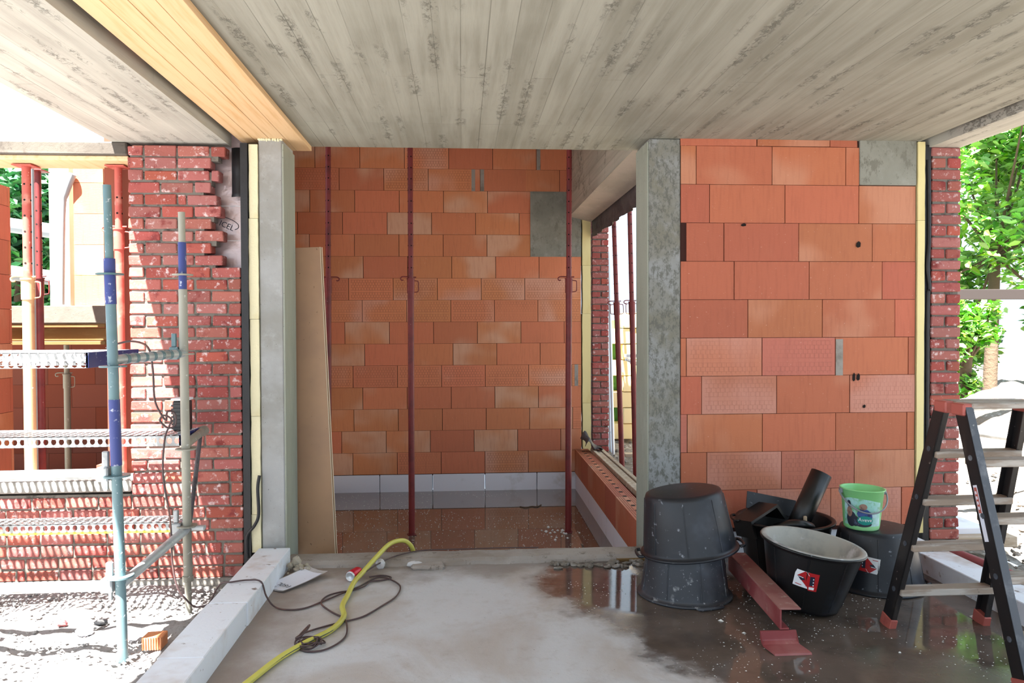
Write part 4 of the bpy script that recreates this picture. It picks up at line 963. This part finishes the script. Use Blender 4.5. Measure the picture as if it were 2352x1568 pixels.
# green bucket
bx, by, bz = 2.302, 4.25, .336
t = thing('toy_bucket', (bx, by, bz), 'small lime green printed bucket with grey handle standing on the upturned tub', 'bucket')
BM = Matrix.Translation((bx, by, bz)) @ Matrix.Rotation(math.radians(1.5), 4, 'Y'); rb, rtp, hb = .094, .119, .232
mb = MB(); mb.M = BM; mb.lathe([(0, 0), (rb-.006, 0), (rb, .006), (rb+.003, .022), (rtp-.004, hb-.008), (rtp+.003, hb-.006), (rtp+.005, hb), (rtp-.003, hb), (rtp-.007, hb-.01), (rb-.004, .01), (0, .006)], 48); mb.build('bucket_body', M['lime'], t)
rfb = lambda z: rb+(rtp-.004-rb)*(z/hb)+.002
AC = math.radians(-119)
def bp(parts, name, m, off, par):
    mb = MB(); mb.M = BM
    for poly, zc, xo in parts: patch(mb, poly, rfb, AC+xo/.115, zc, 0, off)
    return mb.build(name, m, par)
ov = lambda w_, h_, n=16: [(w_*math.cos(2*PI*i/n), h_*math.sin(2*PI*i/n)) for i in range(n)]
pic = bp([([(-.105, -.078), (-.105, .07), (-.06, .082), (.03, .078), (.115, .06), (.115, -.075)], .105, 0)], 'picture_band', M['skyp'], .0006, t)
bp([(ov(.030, .045), .065, -.062), (ov(.022, .03), .055, -.035), (ov(.05, .018), .042, .01), (ov(.012, .02), .15, -.075)], 'dark_shape', M['darkp'], .0012, pic)
bp([(ov(.022, .018), .140, .008), (ov(.017, .03), .105, -.072)], 'brown_shape', M['skinp'], .0015, pic)
bp([(ov(.036, .03), .10, .012), (ov(.018, .035), .08, .045)], 'blue_shape', M['bluep'], .0013, pic)
lab = bp([(ov(.043, .026, 24), .063, .022)], 'oval_label', M['teal'], .0022, t)
mb = MB(); mb.M = BM; vs, fs = text_geo('Aveve', .030); mb.add(wrap(vs, rfb, AC+.022/.115, .066, .0030), fs); mb.build('lettering', M['whitep'], lab)
mb = MB(); mb.M = BM
hp = []
for i in range(17):
    a = PI*i/16; hx = (rtp+.012)*math.cos(PI-a); dz = -.115*math.sin(a); dy = -.085*math.sin(a)-.0
    v = Matrix.Rotation(math.radians(-8), 4, 'Z') @ Vector((hx, dy-.045*math.sin(a), hb-.018+dz*.9)); hp.append(v)
mb.path(hp, .0045, 8, sub=3); mb.build('handle', M['greyplastic'], t)
for s_ in (-1, 1):
    mb = MB(); mb.M = BM @ Matrix.Rotation(math.radians(-8), 4, 'Z'); mb.box(s_*(rtp+.002)-.008, -.014, hb-.034, s_*(rtp+.002)+.008, .014, hb-.004, 0, .003); mb.build('handle_lug', M['greyplastic'], t)

# ================================================================== RED STEEL
t = thing('steel_channel', (1.50, 3.9, .07), 'red oxide painted steel channel lying between the stacked tubs and the front tub', 'steel profile')
A = Vector((1.555, 4.36, .082)); B = Vector((1.488, 3.475, .082))
mb = MB(); dr = (B-A).normalized(); sd = Vector((0, 0, 1)).cross(dr).normalized(); 
mb.M = Matrix(((sd.x, dr.x, 0, A.x), (sd.y, dr.y, 0, A.y), (sd.z, dr.z, 1, A.z), (0, 0, 0, 1))); Ln = (B-A).length
sgn = 1 if sd.x > 0 else -1
mb.box(min(0, sgn*.009), 0, -.005, max(0, sgn*.009), Ln, .085, 0, .002); mb.build('web', M['steelred'], t)
m2 = MB(); m2.M = mb.M; m2.box(min(0, sgn*.10), 0, .083, max(0, sgn*.10), Ln, .093, 0, .003); m2.build('top_flange', M['steeldust'], t, label='dusty top flange')
m2 = MB(); m2.M = mb.M; m2.box(min(0, sgn*.045), 0, -.010, max(0, sgn*.045), Ln, -.002, 0, .002); m2.build('bottom_flange', M['steelred'], t)
t = thing('steel_angle', (1.50, 3.5, 0), 'short red steel angle with curved foot lying under the near end of the channel', 'steel profile')
mb = MB(); vs = []; fs = []
prof = [(3.470, .070), (3.468, .032), (3.460, .016), (3.445, .006), (3.37, .003), (3.355, .001)]
n = len(prof)
for x in (1.392, 1.565):
    for (y, z) in prof: vs.append((x+(3.47-y)*.2, y, z))
    for (y, z) in prof[::-1]: vs.append((x+(3.47-y)*.2, y+.008 if z > .02 else y+.004, z+(.0 if z > .02 else .009)))
m_ = 2*n
fs = [tuple(range(m_)), tuple(range(m_, 2*m_))[::-1]]+[(i, (i+1) % m_, m_+(i+1) % m_, m_+i) for i in range(m_)]
mb.add(vs, fs); mb.build('angle_body', M['steelred'], t)

# ================================================================== LADDER
t = thing('trestle_ladder', (2.40, 3.45, 0), 'black double trestle ladder with wooden treads standing over the right kerb', 'ladder')
TOPZL = 1.15
def railp(side, back, z):
    k = z/TOPZL
    x0 = (2.124 if side < 0 else 2.613) if back else (2.285 if side < 0 else 2.78); x1 = (2.235 if side < 0 else 2.62)
    y0 = 3.665 if back else 2.94; y1 = 3.40 if back else 3.27
    return Vector((x0+(x1-x0)*k, y0+(y1-y0)*k, z))
for back in (True, False):
    for side in (-1, 1):
        mb = MB(); a = railp(side, back, .0); b = railp(side, back, TOPZL-.02); dz = (b-a).normalized(); px = Vector((1, 0, 0)); px = (px-dz*px.dot(dz)).normalized(); py = dz.cross(px)
        mb.M = Matrix(((px.x, py.x, dz.x, a.x), (px.y, py.y, dz.y, a.y), (px.z, py.z, dz.z, a.z), (0, 0, 0, 1))); Ln = (b-a).length
        w_, dp, th = .03, .076, .006
        # channel section
        mb.box(-w_/2, -dp/2, .03, -w_/2+th, dp/2, Ln, 0, .0015) if side < 0 else mb.box(w_/2-th, -dp/2, .03, w_/2, dp/2, Ln, 0, .0015)
        mb.box(-w_/2, -dp/2, .03, w_/2, -dp/2+th, Ln, 0, .0015); mb.box(-w_/2, dp/2-th, .03, w_/2, dp/2, Ln, 0, .0015)
        rl = mb.build('rail', M['rail'], t)
        m2 = MB(); m2.M = mb.M; m2.box(-w_/2-.004, -dp/2-.006, -.008, w_/2+.004, dp/2+.006, .055, 0, .004); m2.build('foot_cap', M['redcap'] if side < 0 or back else M['redcap'], rl)
        if not back and side < 0:
            m2 = MB(); m2.M = mb.M; m2.box(-w_/2+.001, -dp/2-.0025, .06, w_/2+.006, -dp/2-.0005, Ln); m2.build('edge_face', M['railgrey'], rl, label='scuffed grey front edge')
            Rm = mb.M
        Mr = mb.M
        for zz in (.20, .44, .68, .92):
            m2 = MB(); m2.M = Mr; zc = zz/dz.z; xo = -w_/2-.001 if side < 0 else w_/2+.001
            m2.tube((xo-.002, 0, zc), (xo+.002, 0, zc), .0125, 14); m2.tube((xo-.004, 0, zc), (xo+.004, 0, zc), .007, 10); m2.build('rivet', M['railgrey'], rl)
m2 = MB(); m2.M = Rm; xo = -.0165
m2.box(xo-.001, -.004, .60, xo+.0005, .020, .84); lb = m2.build('label_strip', M['paper'], t, label='white and red label strip')
m2 = MB(); m2.M = Rm; m2.box(xo-.0018, -.001, .72, xo-.0008, .017, .83); m2.build('red_field', M['redcap'], lb)
m2 = MB(); m2.M = Rm
for (z0, z1) in ((.66, .69), (.675, .71)):
    m2.path([(xo-.0016, .002, z0), (xo-.0016, .016, z1)], .0012, 5, sub=1); m2.path([(xo-.0016, .016, z0), (xo-.0016, .002, z1)], .0012, 5, sub=1)
for i in range(4): m2.box(xo-.0026, .004, .735+.022*i, xo-.0018, .013, .748+.022*i)
m2.build('print', M['paper'], lb)
for back in (True, False):
    for z in (.195, .43, .665, .90):
        a = railp(-1, back, z); b = railp(1, back, z); mb = MB(); dy = -.006
        if back: mb.box(a.x-.006, a.y-.055, z-.018, b.x+.006, a.y+.03, z+.014, 0, .004)
        else: mb.box(a.x-.006, a.y-.03, z-.018, b.x+.006, a.y+.06, z+.014, 0, .004)
        mb.build('tread', M['tread'], t)
mb = MB(); mb.box(2.25, 3.22, TOPZL-.018, 2.61, 3.44, TOPZL+.006, 0, .005); mb.build('top_platform', M['tread'], t)
for x in (2.235, 2.62):
    for y in (3.27, 3.395):
        mb = MB(); mb.box(x-.024, y-.045, TOPZL-.05, x+.024, y+.045, TOPZL+.004, 0, .006); mb.build('hinge_cap', M['redcap'], t, label='faded red hinge cap')

# ================================================================== FLOOR LITTER, HOSES, CABLES
t = thing('yellow_hose', (-.7, 4.0, 0), 'yellow garden hose snaking across the concrete floor and over the back edge', 'hose')
hz = .016
hpts = [(-1.0, 2.95, hz), (-.908, 3.224, hz), (-.83, 3.463, hz), (-.747, 3.623, hz), (-.651, 3.772, hz), (-.615, 3.94, hz), (-.645, 4.096, hz), (-.64, 4.25, hz+.004), (-.628, 4.42, hz+.02), (-.60, 4.58, .04), (-.535, 4.76, .08), (-.47, 4.92, .112), (-.40, 5.02, .105), (-.355, 5.06, .07), (-.33, 5.10, .0), (-.31, 5.2, -.2), (-.30, 5.3, -.36)]
mb = MB(); mb.path(hpts, .0145, 12); mb.build('hose_body', M['hose'], t)
mb = MB(); mb.path([(x+.004, y-.0135, z-.001) if y > 3.9 else (x+.009, y-.009, z+.002) for x, y, z in hpts[:8]], .0028, 6); mb.build('stripe', M['stripe'], t)
mb = MB(); mb.path([(-3.3, 3.95, 1.0), (-2.6, 3.55, .42), (-2.3, 3.35, .20), (-2.08, 3.2, .075), (-1.90, 3.08, -.005), (-1.72, 2.97, -.05), (-1.5, 2.80, -.08)], .022, 14)
single(mb, 'water_hose', [M['olive']], 'thick olive hose curving down across the bottom left corner over sunlit gravel', 'hose')
t = thing('electric_cable', (-1.0, 4.2, 0), 'thin brown cable hanging from the scaffold and looping over the kerb onto the floor', 'cable')
mb = MB()
mb.path([(-1.86, 4.12, 1.40), (-1.80, 4.13, 1.425), (-1.73, 4.15, 1.435), (-1.67, 4.18, 1.40), (-1.655, 4.20, 1.28), (-1.655, 4.22, 1.12), (-1.63, 4.25, 1.03), (-1.61, 4.26, 1.00)], .0055, 8)
mb.path([(-1.61, 4.26, 1.00), (-1.60, 4.25, 1.05), (-1.57, 4.27, 1.04), (-1.565, 4.27, .98), (-1.60, 4.26, .96), (-1.64, 4.25, 1.0), (-1.62, 4.25, 1.03), (-1.585, 4.26, 1.01), (-1.595, 4.26, .97), (-1.62, 4.26, .90), (-1.635, 4.27, .70), (-1.60, 4.27, .45), (-1.595, 4.28, .22), (-1.57, 4.28, .08), (-1.53, 4.29, .01), (-1.48, 4.30, -.04), (-1.40, 4.28, -.02)], .0055, 8)
mb.path([(-1.40, 4.28, -.02), (-1.33, 4.24, .10), (-1.25, 4.20, .127), (-1.17, 4.21, .132), (-1.095, 4.19, .128), (-1.06, 4.16, .06), (-1.01, 4.13, .012), (-.93, 4.09, .007), (-.845, 4.106, .007), (-.77, 4.198, .007), (-.69, 4.30, .009), (-.60, 4.42, .010), (-.545, 4.54, .008), (-.50, 4.59, .007), (-.44, 4.55, .007), (-.365, 4.42, .007), (-.372, 4.25, .007), (-.44, 4.10, .007), (-.52, 3.96, .007), (-.62, 3.895, .007), (-.70, 3.84, .007), (-.775, 3.76, .012), (-.80, 3.68, .02), (-.77, 3.65, .04), (-.75, 3.72, .05), (-.765, 3.80, .03), (-.80, 3.66, .008), (-.74, 3.56, .007), (-.66, 3.555, .007), (-.60, 3.62, .007), (-.57, 3.72, .007), (-.585, 3.85, .012), (-.62, 3.95, .008), (-.70, 4.05, .007), (-.77, 4.17, .007), (-.76, 4.28, .007), (-.70, 4.34, .007), (-.63, 4.36, .009), (-.57, 4.42, .01), (-.545, 4.50, .01), (-.48, 4.53, .007), (-.43, 4.575, .007), (-.49, 4.62, .007), (-.56, 4.58, .012)], .0046, 8)
mb.build('cable_run', M['cable'], t)
mb = MB(); r_ = random.Random(4); pts = []
for i in range(26): a = i*1.25; pts.append((-.725+.055*math.cos(a)*(1+.4*math.sin(i*2.1)), 3.625+.05*math.sin(a)*(1+.4*math.cos(i*1.7)), .008+.022*abs(math.sin(i*.9))))
mb.path(pts, .0038, 7); mb.build('tangle', M['cable'], t)
mb = MB(); mb.path([(-.58, 4.60, .04), (-.53, 4.72, .042), (-.45, 4.86, .044), (-.34, 4.95, .046), (-.22, 5.0, .044), (.0, 5.01, .042), (.25, 5.01, .044), (.5, 5.02, .038)], .0042, 7)
single(mb, 'thin_wire', [M['cable']], 'thin dark wire running along the top of the concrete back edge', 'wire')
# crushed can
t = thing('drinks_can', (-.64, 4.58, 0), 'dented red drinks can lying beside the yellow hose with its silver base showing', 'can')
mb = MB(); mb.M = Matrix.Translation((-.668, 4.53, .032)) @ Matrix.Rotation(math.radians(-22), 4, 'Z') @ Matrix.Rotation(math.radians(-90), 4, 'X')
mb.lathe([(.026, 0), (.0325, .008), (.033, .03), (.032, .06), (.0325, .09), (.027, .105), (.0, .106)], 28); mb.build('can_body', M['canred'], t)
m2 = MB(); m2.M = mb.M; m2.lathe([(0, .012), (.018, .009), (.0235, -.001), (.0265, -.002), (.0305, .004), (.0322, .010)], 28); m2.build('can_base', M['alu'], t)
# paper in film
t = thing('paper_label', (-1.0, 4.55, .0), 'white printed paper in clear film lying at the foot of the slim column', 'paper')
PM = basis((-.985, 4.545, .0), (.62, .75, .0), (0, 0, 1))
def sheetg(mb, w_, h_, bend, z0, n=10):
    vs = []; fs = []
    for i in range(n+1):
        for j in range(5):
            u_, v_ = i/n, j/4; vs.append((-w_/2+w_*u_, -h_/2+h_*v_, z0+bend*(u_**2)+.35*bend*(v_-.5)**2*4))
    for i in range(n):
        for j in range(4): a = i*5+j; fs.append((a, a+5, a+6, a+1))
    mb.add(vs, fs, smooth=True)
mb = MB(); mb.M = PM; sheetg(mb, .33, .185, .03, .004); mb.build('clear_film', M['plastic_film'], t)
mb = MB(); mb.M = PM @ Matrix.Translation((-.015, .0, 0)); sheetg(mb, .28, .17, .024, .0065); pp = mb.build('paper_sheet', M['paper'], t)
mb = MB()
for txt, sz, xo, yo in (('160L', .055, -.092, -.012), ('100', .026, -.135, .022), ('70', .024, -.10, .06), ('. . .', .03, .03, -.05)):
    vs, fs = text_geo(txt, sz); mb.M = PM @ Matrix.Translation((xo, yo, .0098+.02*((xo+.15)/.27)**2*.9+.003)) @ Matrix.Rotation(math.radians(-90+180), 4, 'Z'); mb.add(vs, fs)
mb.M = PM @ Matrix.Translation((.085, .07, .025)); mb.box(-.008, -.006, 0, .008, .006, .0006); mb.build('printing', M['ink'], pp)
# rubble pieces by the back edge
mb = MB()
for i in range(26):
    rock(mb, (-1.03+random.uniform(-.05, .09), 4.74+random.uniform(-.07, .05), .012+random.random()*.035), (random.uniform(.008, .02),)*3, i)
rock(mb, (-1.025, 4.76, .06), (.028, .022, .035), 50); single(mb, 'mortar_rubble', [M['conc_warm']], 'small heap of mortar crumbs at the foot of the slim column', 'rubble', kind='stuff')
for (x, y, s, lab) in ((-.515, 4.77, (.03, .018, .035), 'upright crumpled pale wrapper left of the hose on the back edge'), (-.30, 4.79, (.05, .02, .02), 'low crumpled pale wrapper right of the hose near the back edge')):
    mb = MB(); rock(mb, (x, y, s[2]*.8), s, int(x*100)); single(mb, 'plastic_scrap', [M['plastic_film']], lab, 'litter')
mb = MB(); mb.box(-.32, 4.72, -.01, -.12, 4.80, .028, 0, .012, .006); single(mb, 'brick_piece', [M['edge']], 'flat muddy brick piece against the concrete back edge right of the hose', 'brick')
mb = MB(); r_ = random.Random(3)
for i in range(40): x = r_.uniform(.55, 1.15); rock(mb, (x, 4.74+r_.uniform(-.06, .05), .006), (r_.uniform(.01, .035), r_.uniform(.01, .025), r_.uniform(.006, .016)), 70+i)
single(mb, 'mud_clods', [M['dirt']], 'dark mud clods along the back edge of the floor near the blotched column', 'rubble', kind='stuff')
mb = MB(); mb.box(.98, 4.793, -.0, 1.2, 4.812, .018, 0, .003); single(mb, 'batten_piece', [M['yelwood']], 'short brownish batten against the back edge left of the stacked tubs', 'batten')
# foam crumbs floating in the puddles
mb = MB(); r_ = random.Random(12)
def crumb(mb, x, y, z, s):
    a = r_.random()*PI; c, q = math.cos(a)*s, math.sin(a)*s; k = r_.uniform(.4, .9)
    mb.add([(x+c, y+q, z+.001), (x-q*k, y+c*k, z+.001), (x-c, y-q, z+.001), (x+q*k, y-c*k, z+.001), (x, y, z+s*.7)], [(0, 1, 4), (1, 2, 4), (2, 3, 4), (3, 0, 4)])
for i in range(2200):
    x = r_.uniform(-1.6, 1.2); y = 5.2+3.5*r_.random()**1.1
    if x < lwx(y)-.03 and mnoise.noise(Vector((x*1.1, y*.8, 0))) > -.25: crumb(mb, x, y, -.385, r_.uniform(.0025, .0065))
for i in range(26): crumb(mb, .86+r_.gauss(0, .09), 7.0+r_.gauss(0, .15), -.385, r_.uniform(.006, .022))
single(mb, 'foam_crumbs', [M['crumb']], 'white crumbs scattered on the water of the flooded back room', 'crumbs', kind='stuff')
mb = MB()
for i in range(2200):
    y = r_.uniform(2.5, 4.7); x = r_.uniform(.6, 2.8)
    if x > .55+.5*max(0, 4.15-y) and mnoise.noise(Vector((x*1.7, y*1.7, 5))) > .0: crumb(mb, x, y, .0, r_.uniform(.0015, .0055))
for (x, y, s) in ((1.31, 3.78, .016), (1.37, 3.62, .012), (2.0, 3.35, .010), (2.62, 3.72, .03), (2.68, 3.74, .025)): crumb(mb, x, y, 0, s)
single(mb, 'foam_crumbs', [M['crumb']], 'white crumbs scattered over the wet front floor around the tubs and ladder', 'crumbs', kind='stuff')
for (pts, lab) in (([(.60, 7.95, -.38), (.66, 7.9, -.378), (.72, 7.95, -.38), (.78, 7.93, -.378), (.83, 8.02, -.38)], 'small dark twig floating near the back wall of the flooded room'), ([(.52, 5.25, -.37), (.56, 5.28, -.35), (.58, 5.24, -.36), (.62, 5.26, -.37)], 'tiny brown twig by the near edge of the flooded room')):
    mb = MB(); mb.path(pts, .006, 6); single(mb, 'twig', [M['bark']], lab, 'twig')

# left ground: gravel stones, brick chunk
mb = MB(); r_ = random.Random(31)
def pebble(mb, x, y, z, s):
    vs = [(x+s*r_.uniform(.7, 1.2), y, z), (x, y+s*r_.uniform(.6, 1.1), z), (x-s*r_.uniform(.7, 1.2), y, z), (x, y-s*r_.uniform(.6, 1.1), z), (x+r_.uniform(-.3, .3)*s, y+r_.uniform(-.3, .3)*s, z+s*r_.uniform(.5, 1)), (x, y, z-s*.5)]
    mb.add(vs, [(0, 1, 4), (1, 2, 4), (2, 3, 4), (3, 0, 4), (1, 0, 5), (2, 1, 5), (3, 2, 5), (0, 3, 5)])
for i in range(5200):
    y = 2.2+2.6*r_.random(); x = -1.31-r_.random()*2.6
    pebble(mb, x, y, -.105+.02*mnoise.noise(Vector((x*3, y*3, 0))), r_.uniform(.005, .016))
single(mb, 'gravel', [M['gravel']], 'loose gravel on the sunlit ground under the scaffold', 'gravel', kind='stuff')
t = thing('brick_fragment', (-1.53, 3.9, -.1), 'orange ribbed clay fragment on the gravel beside the white kerb', 'brick')
mb = MB(); mb.box(-1.60, 3.88, -.10, -1.50, 3.96, -.035, 0, .004, .003); mb.build('fragment_body', M['clay_far'], t)
mb = MB()
for i in range(8): mb.box(-1.597+i*.0125, 3.873, -.098, -1.591+i*.0125, 3.881, -.037)
mb.build('ridge', M['clay_far'], t)
for i, (x, y, s, m, lab) in enumerate([(-2.42, 4.05, .05, 'paper', 'white torn scrap on the gravel, leftmost near the olive hose'), (-1.98, 4.10, .045, 'paper', 'pale crumpled scrap on the gravel just left of the blue standard'), (-1.95, 4.22, .035, 'tub_b', 'small dark scrap on the gravel behind the pale crumpled one'), (-1.70, 4.02, .04, 'paper', 'lilac white scrap on the gravel between the two scaffold uprights'), (-2.15, 4.22, .03, 'steelred', 'red brick crumb on the gravel left of the scraps')]):
    mb = MB(); rock(mb, (x, y, -.08), (s, s*.7, s*.6), 200+i); single(mb, 'ground_scrap', [M[m]], lab, 'litter')

# ================================================================== RIGHT AND BACKGROUND OUTSIDE
mb = MB(); mb.box(3.36, 5.0, .03, 3.62, 5.8, .11, 0, .005); single(mb, 'white_block', [M['white']], 'white aerated block lying outside behind the right brick pillar', 'block')
mb = MB(); mb.tube((3.02, 4.62, .10), (3.38, 4.05, -.02), .028, 14); single(mb, 'rusty_tube', [M['steelred']], 'rusty red tube lying outside along the right white kerb', 'tube')
mb = MB(); mb.box(3.12, 4.9, .0, 3.75, 5.05, .07, 0, .004); single(mb, 'timber_plank', [M['oldwood']], 'brown plank lying at the foot of the right brick pillar', 'plank')
mb = MB(); r_ = random.Random(77)
for i in range(900):
    x = 3.42+r_.random()*3.0; y = 2.6+r_.random()*4.6; s = r_.uniform(.008, .04)
    h = mound(x, y); rock(mb, (x, y, -.12+h+.03), (s, s*.8, s*.6), 300+i) if i < 260 else pebble(mb, x, y, -.12+h+.02, s)
for i in range(300):
    x = 1.66+r_.random()*2.2; y = 7.0+r_.random()*4; s = r_.uniform(.01, .04); pebble(mb, x, y, -.08+mound(x, y), s)
single(mb, 'rubble', [M['dirt']], 'broken rubble on the sunlit ground outside the building', 'rubble', kind='stuff')
t = thing('steel_rail', (7.0, 8.0, 1.7), 'long brown steel rail crossing the sunlit garden behind the right brick pillar', 'rail')
mb = MB(); mb.box(4.6, 8.0, 1.79, 10, 8.1, 1.90, 0, .004); mb.build('rail_bar', M['brownsteel'], t)
for x in (5.0, 9.5): mb = MB(); mb.box(x, 8.02, -.2, x+.08, 8.08, 1.79, 0, .003); mb.build('post', M['brownsteel'], t)
t = thing('scaffold_barrier', (4.9, 6.0, 0), 'grey tube barrier with a red band seen through the ladder at right', 'barrier')
mb = MB(); mb.tube((3.6, 6.2, .80), (6.6, 6.2, .83), .03, 14); b_ = mb.build('tube_rail', M['galv'], t)
mb = MB(); mb.tube((4.13, 6.2, .805), (4.22, 6.2, .806), .0312, 14); mb.build('red_band', M['red'], b_)
mb = MB(); mb.tube((3.6, 5.9, .72), (6.2, 5.5, .36), .035, 14); mb.build('tube_rail', M['galv'], t)
for x in (3.7, 6.5): mb = MB(); mb.tube((x, 6.2, -.1), (x, 6.2, .83), .025, 12); mb.build('tube_post', M['galv'], t)
def tree(x, y, z0, h, rad, n, label, m, seed, leaf=.09, crown=None):
    r_ = random.Random(seed); t = thing('leafy_tree', (x, y, z0), label, 'tree')
    mb = MB(); mb.tube((x, y, z0), (x+.1, y, z0+h*.55), .11, 12, 0, .07)
    cz = z0+h*.62
    cl = []
    for i in range(16):
        th = r_.random()*2*PI; k = r_.random()**.5; p = Vector((x+rad*k*math.cos(th)*.8, y+rad*k*math.sin(th)*.8, cz+r_.uniform(-.42, .42)*h)); cl.append((p, rad*r_.uniform(.28, .5)))
        mb.tube((x+.1, y, z0+h*.5), p, .03, 6, 0, .008)
    mb.build('trunk', M['bark'], t)
    mb = MB()
    for i in range(n):
        c, cr_ = cl[i % len(cl)]; d = Vector((r_.gauss(0, 1), r_.gauss(0, 1), r_.gauss(0, 1))).normalized()*cr_*r_.random()**.4; p = c+d
        e = Euler((r_.uniform(-.9, .9), r_.uniform(-.9, .9), r_.random()*6.28)).to_matrix(); s = leaf*r_.uniform(.6, 1.3)
        q = [e @ Vector(v) for v in ((0, -s, 0), (s*.45, -s*.2, s*.12), (s*.3, s*.6, s*.05), (0, s, -s*.1), (-s*.3, s*.6, s*.05), (-s*.45, -s*.2, s*.12))]
        mb.add([p+v for v in q], [(0, 1, 2, 3), (0, 3, 4, 5)])
    mb.build('foliage', m, t); return t
tree(8.3, 11.5, .1, 5.0, 1.7, 9000, 'leafy green tree right of the brick pillar, its crown nearest the pillar', M['leaf'], 1)
tree(11.6, 13.5, .1, 5.6, 1.7, 8000, 'leafy green tree behind at the right edge of the picture', M['leaf'], 2)
tree(7.5, 11.0, .1, 1.7, .5, 1500, 'low green bush below the brown rail beside the right brick pillar', M['leaf'], 3, .07)
tree(-7.3, 13.0, .9, 2.9, 1.3, 6000, 'dark green tree seen through the left opening', M['leaf_d'], 4, .12)
tree(-9.9, 13.6, .9, 3.0, 1.3, 4500, 'green tree at the far left seen past the leftmost prop', M['leaf_d'], 6, .12)
# things outside the window
t = thing('aluminium_ladder', (1.78, 9.4, -.1), 'pale aluminium ladder upright outside the window next to the brick jamb', 'ladder')
for i in range(2):
    mb = MB(); mb.tube((1.86+.035*i+.0, 9.3+.35*i, -.1), (1.90-.02+.015*i, 9.75+.25*i, 3.0), .022, 8); mb.build('stile', M['alu'], t)
for k in range(9):
    mb = MB(); z = .15+.3*k; mb.tube((1.862, 9.32+.145*k*.3*1.0, z), (1.90, 9.66+.08*k*.3, z), .012, 8); mb.build('rung', M['alu'], t)
t = thing('block_pallet', (2.75, 10.6, -.1), 'pile of pale yellow blocks in the garden seen through the window opening', 'block pile')
mb = MB(); r_ = random.Random(5)
for k in range(8):
    for i in range(7):
        z = -.05+k*.22; x = 2.05+i*.34+(.17 if k % 2 else 0)
        if not (k < 4 and i in (1,)): mb.box(x, 10.4+r_.uniform(-.02, .02), z, x+.33, 10.75, z+.21, 0, .008)
mb.build('block_rows', M['yelstone'], t)
mb = MB(); mb.box(2.0, 10.76, -.05, 4.3, 10.8, 1.6); mb.build('dark_backing', M['leaf_d'], t)
t = thing('steel_trestle', (2.45, 9.5, .8), 'pale steel trestle bracket outside the window between the two props', 'trestle')
mb = MB(); mb.box(2.05, 9.4, 1.12, 3.0, 9.55, 1.16); mb.tube((2.05, 9.45, 1.10), (2.75, 9.45, .78), .02, 8); mb.box(2.1, 9.42, 1.04, 3.0, 9.46, 1.07); mb.build('bracket_bar', M['alu'], t)
mb = MB()
for x in (2.9,): mb.tube((x, 9.48, -.1), (x, 9.48, 1.12), .02, 8)
mb.build('leg', M['alu'], t)
mb = MB(); mb.box(1.95, 9.0, -.06, 2.9, 9.12, -.02, 0, .004); single(mb, 'garden_plank', [M['oldwood']], 'grey plank lying on the dirt outside the window', 'plank')
